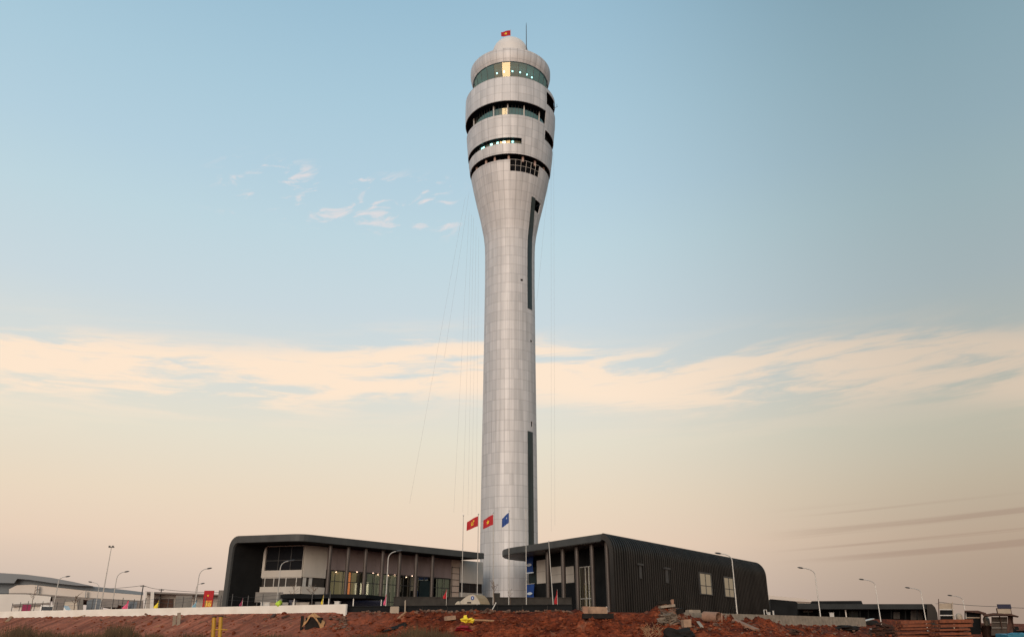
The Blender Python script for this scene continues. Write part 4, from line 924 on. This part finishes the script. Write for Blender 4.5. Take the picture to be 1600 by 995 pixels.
# concrete stumps
for px, lab in ((271.5,'shorter concrete stump of the pair on the left red bank'),(278,'taller concrete stump of the pair on the left red bank')):
    p = lay(px,976); h = 1.25 if px < 275 else 1.6; tag(MB().box(p+Vector((0,0,h/2-.1)), (.42,.4,h), .3, .08).box(p+Vector((.03,0,h*.55)), (.5,.46,.2), .3).build('concrete_stump', M['conc']), lab, 'stump', 'concrete stumps')
# ochre tarp over frame
p = lay(488,982); c = MB(); root = empty('covered_pit', p, 'ochre tarpaulin draped over a dark wooden box on the red bank below the white wall', 'covered box')
MB().box(p+Vector((0,.6,.55)), (1.7,1.0,1.3)).build('box', M['blacktarp'], root)
n = 9; vs = []
for j in range(n):
    for i in range(n):
        x = -1.15+2.3*i/(n-1); v = j/(n-1); z = 1.65-.75*abs(x+.15)**1.1-.5*v*v*(.5+abs(x))+.12*math.sin(i*2.3+j*1.7); vs.append(p+Vector((x,.9-1.0*v+.1*math.sin(i*1.9),z)))
c.add(vs, [(j*n+i,j*n+i+1,(j+1)*n+i+1,(j+1)*n+i) for j in range(n-1) for i in range(n-1)])
o = c.build('tarpaulin', M['tarp'], root, fix=False); md = o.modifiers.new('t','SOLIDIFY'); md.thickness = .03
MB().box(p+Vector((-1.25,.2,.6)), (.28,.25,1.5)).build('post', M['blacktarp'], root)
# yellow cloth on a stick, red sack
p = lay(730,975); q = p+Vector((4.4,.2,.35))
root = empty('wrapped_pole', p, 'wooden pole lying on the red bank with a yellow cloth wrapped round its end', 'pole')
MB().tube([p+Vector((0,0,.45)), p+Vector((1.9,.1,.42)), p+Vector((3.7,.2,.30))], .10, 8).build('pole', M['wood'], root)
MB().blob(p+Vector((-.05,-.05,.42)), (.50,.3,.26), 2, .5, 3).blob(p+Vector((.35,-.05,.40)), (.42,.25,.17), 5, .5, 3).blob(p+Vector((-.25,0,.62)), (.2,.18,.24), 6, .5, 3).build('cloth', M['yellow'], root, smooth=60)
p = lay(724,985); tag(MB().blob(p+Vector((0,0,.22)), (.70,.45,.26), 9, .5, 3).build('sack', M['darkred'], smooth=60), 'dark red sack lying on the bank below the yellow cloth', 'sack')
# slabs, blocks
def block(px, py, size, rz, tilt, m, label, name='concrete_block', cat='block', dz_=0):
    p = lay(px, py); tag(MB().box(p+Vector((0,0,size[2]/2-.08+dz_)), size, rz, tilt).box(p+Vector((.02,-.01,size[2]*.9-.08+dz_)), (size[0]*.9,size[1]*.9,size[2]*.3), rz+.03, tilt).build(name, M[m]), label, cat); return p
block(703,967,(1.05,.8,.4),.5,.12,'tanblock','flat tan slab lying on the red earth left of the yellow cloth','stone_slab','slab')
block(1072.5,978,(.85,.8,.75),.2,.04,'tanblock','pale tan cube-shaped block beside the rubble heap, below the ribbed shell')
block(616.5,956.5,(1.0,.8,.7),.05,.0,'sand','pale square block in front of the dark low wall')
block(931,957.5,(2.5,.9,.72),.04,-.02,'tanblock','long pale concrete beam on the crest in front of the columns','concrete_beam','beam')
block(914,957.5,(.6,.8,.75),.1,0,'pipe','short orange-brown block butted to the long pale concrete beam')
block(1042,951,(1.7,.9,.25),.2,.12,'conc','tilted grey slab on top of the rubble heap','stone_slab','slab',.25)
block(1083,953,(1.6,.9,.55),.3,0,'conc','brown concrete block between the rubble heap and the big pipe')
block(1060,957,(1.0,.8,.5),.4,.2,'blacktarp','black box with open side at the right of the rubble heap','open_box','box')
block(1051,947,(.3,.3,1.0),.2,.05,'pipe','upright pinkish post stub on the rubble heap','post_stub','stub')
block(1036,943.5,(1.5,.8,.3),.1,.05,'blacktarp','black plank-like bundle on top of the rubble heap','bundle','bundle',.1)
p = lay(948,948); tag(MB().lathe((p.x,p.y), [(p.z-.1,.16),(p.z+.1,.2),(p.z+.3,.08),(p.z+.5,.14),(p.z+.62,.05)], 10).build('tap_post', M['tan']), 'small tan knobbed post on the long pale concrete beam', 'post')
p = lay(934,963.5); c = MB().box(p+Vector((0,-.1,.1)), (3.4,.8,.5), .02); tag(c.build('drain_box', M['blacktarp']), 'dark sunken drain box under the long pale concrete beam', 'drain')
# planks
def plank(x0, y0, x1, y1, w_, th, m, label, lift=.12, cat='plank', name='plank'):
    a_, b_ = lay(x0,y0)+Vector((0,0,lift)), lay(x1,y1)+Vector((0,0,lift)); d = (b_-a_); L_ = d.length; d.normalize(); sd = d.cross(Vector((0,0,1))).normalized()*w_/2; u_ = sd.cross(d).normalized()*th/2
    tag(MB().hexa([a_-sd-u_,b_-sd-u_,b_+sd-u_,a_+sd-u_,a_-sd+u_,b_-sd+u_,b_+sd+u_,a_+sd+u_]).build(name, M[m]), label, cat, 'planks lying on the bank' if name == 'plank' else None)
plank(1090.5,972.5,1097,981,.35,.12,'sand','short pale plank right of the tan cube-shaped block')
plank(620,969,634,957,.3,.12,'wood','brown plank leaning on the bank below the dark low wall')
plank(633,957.5,632,941,.22,.1,'sand','upright pale stake in front of the dark low wall') if False else None
plank(1148,970,1183,985,1.0,.2,'pipe','broad reddish board sloping down the bank, right of the big pipe')
plank(1346,974,1364,969.5,.6,.12,'farwhite','pale plank on the dark heap at the right end of the concrete wall',.35)
plank(1360,983,1369,988,.3,.1,'sand','small pale plank on the dark earth left of the bright timber')
plank(440,966,452,962.5,.35,.2,'rust','small dark plank on the bank under the white wall, pointing up right')
plank(424,966,429,961,.35,.2,'rust','short dark plank on the bank, left of the other dark plank')
plank(10,972,18,957,.5,.15,'wood','reddish board leaning at the far left end of the bank')
plank(115,966,133,960,.25,.1,'wood','thin board on the bank below the tall lamp mast')
plank(1540,987,1557,991,.3,.1,'sand','pale narrow plank in front of the striped shed')
p = Vector((at(632.5,957,99.3).x,99.3,0)); p.z = gz(p.x,p.y); tag(MB().box(p+Vector((0,0,.5)), (.14,.12,1.5), .1, .03).box(p+Vector((0,0,1.27)), (.1,.1,.1), .1).build('stake', M['sand']), 'upright pale stake in front of the dark low wall', 'stake')
p = Vector((at(767,957,98.6).x,98.6,0)); p.z = gz(p.x,p.y); tag(MB().tube([p, p+Vector((.55,.2,1.0))], .05, 6).blob(p+Vector((.56,.2,1.02)), .07).build('stake', M['farwhite']), 'white stick leaning on the dark low wall below the starred flag', 'stake')
# pipe
def ring_pipe(px, py, L_, ro_, ri, yaw, pitch, label, dz_=.45):
    p = lay(px, py)+Vector((0,0,dz_)); d = Vector((math.cos(yaw)*math.cos(pitch), math.sin(yaw)*math.cos(pitch), math.sin(pitch))); s_ = Vector((-math.sin(yaw),math.cos(yaw),0)); u_ = d.cross(s_)
    vs = []; n = 24
    for off, r_ in ((-L_/2,ro_),(L_/2,ro_),(L_/2,ri),(-L_/2,ri)):
        vs += [p+d*off+(s_*math.cos(2*math.pi*k/n)+u_*math.sin(2*math.pi*k/n))*r_ for k in range(n)]
    fs = [(j*n+k, j*n+(k+1)%n, ((j+1)%4)*n+(k+1)%n, ((j+1)%4)*n+k) for j in range(4) for k in range(n)]
    pm = MB().add(vs, fs)
    if L_ > 1: pm.add([p-d*L_*.3+(s_*math.cos(2*math.pi*k/n)+u_*math.sin(2*math.pi*k/n))*ri for k in range(n)], [tuple(range(n))])
    tag(pm.build('concrete_pipe', M['pipe'], smooth=40), label, 'pipe', 'concrete pipes')
ring_pipe(1112,970,1.9,.60,.52,R(-46),R(-4),'big broken concrete pipe lying below the ribbed shell, dark mouth to the right')
ring_pipe(1128,972,.14,.62,.55,R(-10),R(-4),'broken-off concrete pipe ring standing against the mouth of the big pipe')
# tarps, dark heaps
def heap(px, py, rad, m, label, seed, cat='heap', name='tarp_heap'):
    p = lay(px, py); tag(MB().blob(p+Vector((0,0,rad[2]*.3)), rad, seed, .45, 3).build(name, M[m], smooth=70), label, cat)
def junk(px, py, w, h, n, m, label, seed, cat='scrap'):
    p = lay(px, py); rr = random.Random(seed); c = MB(); c.blob(p+Vector((0,.5,h*.05)), (w*.45,.5,h*.5), seed, .5, 2)
    for i in range(n):
        t = rr.random(); x = rr.uniform(-.5,.5)*w*(1-.5*t); L_ = rr.uniform(.25,.9)*w*.55; c.box(p+Vector((x, rr.uniform(-.5,.3), h*t*.85)), (L_, rr.uniform(.08,.5), rr.uniform(.04,.22)), rr.uniform(-.5,.5), rr.uniform(-.45,.45))
    tag(c.build('scrap_heap', M[m]), label, cat)
heap(1060,998,(1.5,.8,.75),'blacktarp','dark tarp heap at the bottom edge below the rubble',3)
heap(1322,983,(1.7,.8,.4),'blacktarp','flat black tarp on the earth below the concrete wall',5)
heap(1357,977,(1.6,.8,.5),'blacktarp','black heap under the pale plank at the right end of the concrete wall',6)
junk(1383,992,3.6,1.7,46,'scrap','dark rusty scrap heap left of the bright orange timber',8)
heap(1440,998,(1.3,.7,.5),'blacktarp','dark bundle at the foot of the bright orange timber',9)
junk(1538,988,3.2,1.7,46,'scrap','dark scrap heap in front of the sheds',12)
junk(1240,990,2.4,.6,22,'scrap','low dark strip of scrap below the concrete wall',21)
junk(1044,974,2.2,1.35,60,'rubblepile','grey rubble heap of broken slabs and boards below the ribbed shell',31,'rubble')
heap(1145,956,(.28,.3,.55),'blacktarp','small black bag standing on the concrete wall left of the lamp',14,'bag','sack')
p = at(1590,993,80); tag(MB().hexa([(p.x-1.0,80,p.z-1),(p.x+4,80,p.z-1),(p.x+4,82,p.z-1),(p.x-1,82,p.z-1),(p.x-.9,80,p.z+.08),(p.x+4,80,p.z+.2),(p.x+4,82,p.z+.3),(p.x-.9,82,p.z+.22)]).blob((p.x+.5,81,p.z+.1), (.9,.7,.2), 3, .3, 2).build('tarp_stack', M['teal']), 'teal tarpaulin covering a stack at the bottom right corner', 'tarp')
# dark sheet half buried
p0, p1 = lay(597,985), lay(636,974); c = MB(); d = p1-p0
c.add([p0+Vector((0,-.3,-.1)), p1+Vector((0,-.3,-.25)), p1+Vector((0,.9,.35)), p0+Vector((0,.9,.12)), p0+Vector((0,-.3,-.15)), p1+Vector((0,-.3,-.3)), p1+Vector((0,.9,.28)), p0+Vector((0,.9,.05))], [(0,1,2,3),(7,6,5,4),(0,4,5,1),(1,5,6,2),(2,6,7,3),(3,7,4,0)])
tag(c.build('metal_sheet', M['blacktarp']), 'dark bent sheet lying half buried in the red bank behind the dry grass', 'sheet')
# tent
tY = 103.2; root = empty('tent', at(735,943,tY), 'small cream arched tent with blue emblem in front of the tower foot', 'tent')
pts = [at(x,y,tY) for x, y in ((716.5,943.5),(720,938.5),(726,933.5),(732,930),(738,928.3),(742,929.5),(746,934),(749,939.5),(750.5,943.5))]
MB().extrude(pts, (0,.08,0)).build('front_panel', M['cream'], root)
tp = [q+Vector((0,.09,0)) for q in pts[2:]]
MB().extrude([q+Vector((0,0,.02)) for q in tp], (1.1,2.4,.05)).build('canopy', M['tancanvas'], root)
q = at(738.3,933.8,tY); e = MB(); n = 18; e.extrude([(q.x+.2*math.cos(2*math.pi*i/n),tY-.01,q.z+.24*math.sin(2*math.pi*i/n)) for i in range(n)], (0,-.02,0)); em = e.build('emblem', M['blue'], root)
e = MB(); e.extrude([(q.x+.11*(1 if i%2==0 else .4)*math.sin(i*math.pi/4),tY-.035,q.z+.17*(1 if i%2==0 else .4)*math.cos(i*math.pi/4)) for i in range(8)], (0,-.01,0)); e.build('emblem_star', M['pale'], em)
q = at(733,941,tY); MB().box((q.x,tY-.02,q.z), (.48,.03,.16)).build('sign_strip', M['blacktarp'], root)
pts = [at(x,y,tY-.3) for x, y in ((710.5,943.8),(714,939.5),(717,938.5),(719,943.8))]; tag(MB().extrude(pts, (.3,.8,0)).build('canvas_pack', M['cream']), 'small cream canvas pack left of the arched tent', 'pack')

# ------------------------------------------------------------------ uncountable rubble, clods, grass
rnd = random.Random(11); c = MB()
for i in range(2400):
    px, py = rnd.uniform(-10,1420), 956+40*rnd.random()**.8
    if px < 520 and rnd.random() < .6: continue
    p = lay(px, py)
    if p is None or sdist(p.x, p.y) < .3: continue
    s_ = rnd.uniform(.05,.17)*(1.9 if rnd.random() < .1 else 1)
    c.blob(p+Vector((0,0,s_*.2)), (s_*rnd.uniform(.8,1.4),s_,s_*rnd.uniform(.5,.9)), i*.37, .35, 1 if s_ > .15 else 0)
tag(c.build('soil_clods', M['clod']), 'loose clods of red soil scattered over the bank', 'soil', kind='stuff')
c = MB()
def scat(px0, px1, py0, py1, n, s0, s1):
    for i in range(n):
        p = lay(rnd.uniform(px0,px1), rnd.uniform(py0,py1)); s_ = rnd.uniform(s0,s1)
        if p is None: continue
        if rnd.random() < .6: c.box(p+Vector((0,0,s_*.3)), (s_*rnd.uniform(.8,2.2),s_,s_*rnd.uniform(.3,.8)), rnd.uniform(0,3), rnd.uniform(-.5,.5))
        else: c.blob(p+Vector((0,0,s_*.3)), (s_*.7,s_*.6,s_*.5), i, .4, 1)
scat(560,620,953,958.5,25,.08,.25); scat(650,700,952,958,30,.1,.3); scat(700,770,953,958,40,.1,.3); scat(770,900,953,957,45,.1,.28); scat(1030,1062,945,977,120,.12,.4); scat(1062,1140,958,985,60,.1,.3); scat(515,545,962,985,30,.12,.4); scat(1140,1350,970,995,70,.08,.3); scat(150,500,960,975,30,.08,.3)
tag(c.build('rubble', M['rubble']), 'broken concrete and stone rubble strewn along the crest', 'rubble', kind='stuff')
c = MB()
for i in range(60):
    p = lay(rnd.uniform(1008,1035), rnd.uniform(983,996)); d = Vector((rnd.uniform(-.8,.8),rnd.uniform(-.3,.3),rnd.uniform(.1,.9))); c.tube([p,p+d*.6,p+d+Vector((0,0,-.05))], [.03,.02,.01], 4)
for i in range(50):
    p = lay(rnd.uniform(100,500), rnd.uniform(962,980)); d = Vector((rnd.uniform(.3,1.4),rnd.uniform(-.2,.4),rnd.uniform(-.05,.35))); c.tube([p,p+d*.6,p+d], [.04,.03,.015], 4)
tag(c.build('brushwood', M['wood']), 'dry sticks and brushwood strewn on the bank', 'brushwood', kind='stuff')
c = MB()
def grass(px0, px1, py0, py1, n, h0, h1, Yr):
    for i in range(n):
        Y = rnd.uniform(*Yr); px = rnd.gauss((px0+px1)/2, (px1-px0)/4); p = at(px, 990, Y); g = gz(p.x, Y, False)
        top = at(px, py0+(py1-py0)*rnd.random()**.6, Y).z; h = max(.3, min(3.5, top-g)); w_ = rnd.uniform(.02,.05)
        for k in range(2):
            lx, ly = rnd.uniform(-.35,.35), rnd.uniform(-.25,.25); b_ = Vector((p.x+rnd.uniform(-.15,.15),Y+rnd.uniform(-.15,.15),g)); m_ = b_+Vector((lx*.4,ly*.4,h*.6)); e_ = b_+Vector((lx*1.3,ly*1.3,h*rnd.uniform(.85,1.05)))
            sx = Vector((w_,0,0)); c.add([b_-sx,b_+sx,m_+sx*.7,m_-sx*.7,e_], [(0,1,2,3),(3,2,4)])
for cx, w_, yt, n in ((30,55,966,420),(75,50,976,300),(130,60,980,300),(185,60,966,520),(240,40,982,160),(300,60,984,200),(420,80,984,260),(655,60,969,420),(690,60,982,300),(600,60,984,200),(560,60,987,160)):
    grass(cx-w_/2, cx+w_/2, yt, 994, n, 1, 3, (68,78))
tag(c.build('dry_grass', M['grass'], fix=False), 'dry brown and olive grass clumps in front of the red bank', 'grass', kind='stuff')

# ------------------------------------------------------------------ world
W = bpy.data.worlds.new('World'); SC.world = W; W.use_nodes = True; nt = W.node_tree; L = nt.links
for n_ in list(nt.nodes): nt.nodes.remove(n_)
out = nt.nodes.new('ShaderNodeOutputWorld'); bg = nt.nodes.new('ShaderNodeBackground'); L.new(bg.outputs[0], out.inputs[0])
tc = nt.nodes.new('ShaderNodeTexCoord'); sp = nt.nodes.new('ShaderNodeSeparateXYZ'); L.new(tc.outputs['Generated'], sp.inputs[0])
def val(x, inp):
    if isinstance(x, (int, float)): inp.default_value = x
    else: L.new(x, inp)
def mth(op, a, b=0.0, c=None, clamp=False):
    n_ = nt.nodes.new('ShaderNodeMath'); n_.operation = op; n_.use_clamp = clamp; val(a, n_.inputs[0]); val(b, n_.inputs[1])
    if c is not None: val(c, n_.inputs[2])
    return n_.outputs[0]
def sstep(x, a, b, lo=0.0, hi=1.0):
    n_ = nt.nodes.new('ShaderNodeMapRange'); n_.interpolation_type = 'SMOOTHSTEP'; val(x, n_.inputs['Value']); n_.inputs['From Min'].default_value = a; n_.inputs['From Max'].default_value = b; n_.inputs['To Min'].default_value = lo; n_.inputs['To Max'].default_value = hi; return n_.outputs[0]
def ramp(x, stops, lo, hi, interp='LINEAR'):
    n_ = nt.nodes.new('ShaderNodeValToRGB'); cr = n_.color_ramp; cr.interpolation = interp
    while len(cr.elements) < len(stops): cr.elements.new(.5)
    for e_, (p_, c_) in zip(cr.elements, stops): e_.position = (p_-lo)/(hi-lo); e_.color = (*c_, 1)
    mr = nt.nodes.new('ShaderNodeMapRange'); val(x, mr.inputs['Value']); mr.inputs['From Min'].default_value = lo; mr.inputs['From Max'].default_value = hi; L.new(mr.outputs[0], n_.inputs[0]); return n_.outputs[0]
def mix(f, a, b, mode='MIX'):
    n_ = nt.nodes.new('ShaderNodeMix'); n_.data_type = 'RGBA'; n_.blend_type = mode; n_.clamp_factor = True
    val(f, n_.inputs['Factor'])
    for x, k in ((a,'A'),(b,'B')):
        if isinstance(x, tuple): n_.inputs[k].default_value = (*x, 1)
        else: L.new(x, n_.inputs[k])
    return n_.outputs['Result']
DEG = 180/math.pi
el = mth('MULTIPLY', mth('ARCSINE', sp.outputs['Z']), DEG)
az = mth('MULTIPLY', mth('ARCTAN2', sp.outputs['X'], sp.outputs['Y']), DEG)      # 0 ahead, + to the right
S = lambda *c: lin(c)
base = ramp(el, [(-10,S(150,120,105)),(0,S(194,174,165)),(3,S(213,191,176)),(6,S(231,206,184)),(9,S(231,213,190)),(13,S(227,220,202)),(17,S(214,217,212)),(21.7,S(199,213,219)),(27,S(188,211,220)),(31,S(178,205,219)),(36,S(168,199,215)),(43,S(152,187,207)),(60,S(130,170,192)),(90,S(112,150,175))], -10, 90)
dim = mth('MULTIPLY', sstep(az, 2, 34, 1, .66), sstep(az, 60, 120, 1, 1.5))
base = mix(1.0, base, dim, 'MULTIPLY'); base = mix(sstep(az, 8, 34, 0, 1), base, mix(1.0, base, (.95,.98,.96), 'MULTIPLY'))
low = mth('MULTIPLY', sstep(el, 9, 0, 0, 1), sstep(az, -12, -32, 0, .28)); base = mix(low, base, S(176,170,160))
low = mth('MULTIPLY', sstep(el, 12, 2, 0, 1), sstep(az, 12, 32, 0, .45)); base = mix(low, base, S(160,132,112))
# clouds in azimuth and elevation
def nz(sx, sy, sc, det, rough=.55, dist=0, off=0, shear=0):
    cb = nt.nodes.new('ShaderNodeCombineXYZ'); L.new(mth('MULTIPLY_ADD', az, sx, off), cb.inputs[0]); L.new(mth('ADD', mth('MULTIPLY', el, sy), mth('MULTIPLY', az, shear)), cb.inputs[1])
    n_ = nt.nodes.new('ShaderNodeTexNoise'); n_.inputs['Scale'].default_value = sc; n_.inputs['Detail'].default_value = det; n_.inputs['Roughness'].default_value = rough; n_.inputs['Distortion'].default_value = dist; L.new(cb.outputs[0], n_.inputs['Vector']); return n_.outputs['Fac']
# peach bank
bc = mth('SUBTRACT', mth('MULTIPLY_ADD', mth('SINE', mth('MULTIPLY_ADD', az, .2, 2.2)), .5, 18.0), mth('MULTIPLY', mth('MULTIPLY', az, az), .0022))
bw = mth('SUBTRACT', el, bc)
env = mth('MULTIPLY', sstep(bw, -3.4, -1.2), sstep(bw, 2.9, .9))
n1 = nz(.07, .46, 1.0, 8, .55, .6, 3.1, -.025); n2 = nz(.22, 1.6, 1.0, 8, .62, .8, 8.0, -.08)
cl = mth('ADD', mth('MULTIPLY', n1, .66), mth('MULTIPLY', n2, .44))
cl = mth('MULTIPLY', sstep(mth('MULTIPLY_ADD', env, .12, cl), .545, .70), env)
cl = mth('MULTIPLY', cl, sstep(az, -5, 30, 1, .78))
ccol = mix(1.0, S(252,228,203), sstep(az, 4, 34, 1, .72), 'MULTIPLY')
base = mix(mth('MULTIPLY', cl, .95), base, ccol)
veil = mth('MULTIPLY', mth('MULTIPLY', sstep(bw, -5.5, -1.5), sstep(bw, 4.5, 1)), sstep(n1, .4, .62, .0, .34)); base = mix(veil, base, ccol)
# veil under the bank
# small pink wisps
wenv = mth('MULTIPLY', mth('MULTIPLY', sstep(az, -25, -19), sstep(az, -2.5, -6)), mth('MULTIPLY', sstep(el, 26.8, 28.6), sstep(el, 32.2, 30.6)))
wn_ = nz(.36, 1.0, 1.0, 7, .6, .8, 23.5, -.22)
base = mix(mth('MULTIPLY', mth('MULTIPLY', sstep(wn_, .53, .68), wenv), .85), base, S(229,219,218))
# thin dark streaks low on the right
senv = mth('MULTIPLY', sstep(az, 16, 24), mth('MULTIPLY', sstep(el, 4.4, 5.2), sstep(el, 8.4, 7.4)))
sn = nz(.02, 1.7, 1.0, 3, .5, .1, 6.4, -.085)
base = mix(mth('MULTIPLY', mth('MULTIPLY', sstep(sn, .5, .62), senv), .38), base, S(150,122,108))
# afterglow behind the viewer
aab = mth('ABSOLUTE', mth('SUBTRACT', mth('ABSOLUTE', mth('ADD', az, 4.0)), 180.0))
gw = mth('MULTIPLY', sstep(aab, 75, 0), sstep(el, 45, 3)); base = mix(gw, base, (.95,.66,.44))
aa2 = mth('ABSOLUTE', mth('ADD', az, 167.2))
gh = mth('MULTIPLY', sstep(aa2, 36, 7), mth('MULTIPLY', sstep(el, 3, 14), sstep(el, 36, 26))); base = mix(gh, base, (1.5,1.0,.5))
SUN_EL, SUN_AZ = 16.0, 193.0
sky = nt.nodes.new('ShaderNodeTexSky'); sky.sky_type = 'NISHITA'; sky.sun_disc = False; sky.sun_elevation = R(SUN_EL); sky.sun_rotation = R(SUN_AZ); sky.air_density = 1.5; sky.dust_density = 3
skc = mix(1.0, sky.outputs[0], (.06,.06,.06), 'MULTIPLY')
fin = mix(.05, base, skc); L.new(fin, bg.inputs['Color']); bg.inputs['Strength'].default_value = 1.07
# sun: wide, low, warm, from behind the viewer
sl = bpy.data.lights.new('sun', 'SUN'); sl.energy = 1.65; sl.angle = R(36); sl.color = (1.0,.87,.76); so = bpy.data.objects.new('sun', sl); COL.objects.link(so)
sd = Vector((math.sin(R(SUN_AZ))*math.cos(R(SUN_EL)), math.cos(R(SUN_AZ))*math.cos(R(SUN_EL)), math.sin(R(SUN_EL)))); so.rotation_euler = sd.to_track_quat('Z','Y').to_euler(); so.location = (0,-20,60)
# camera
cam = bpy.data.cameras.new('camera'); co = bpy.data.objects.new('camera', cam); COL.objects.link(co); SC.camera = co
cam.sensor_width = 36; cam.lens = 36*F/1600; cam.clip_end = 12000; cam.clip_start = .1
from mathutils import Matrix
co.matrix_world = Matrix.Rotation(math.pi/2+PITCH, 4, 'X') @ Matrix.Rotation(-ROLL, 4, 'Z')
SC.view_settings.view_transform = 'Standard'; SC.view_settings.look = 'None'; SC.view_settings.exposure = 0; SC.view_settings.gamma = 1
SC.render.engine = 'CYCLES'; SC.render.resolution_x = 1024; SC.render.resolution_y = 636
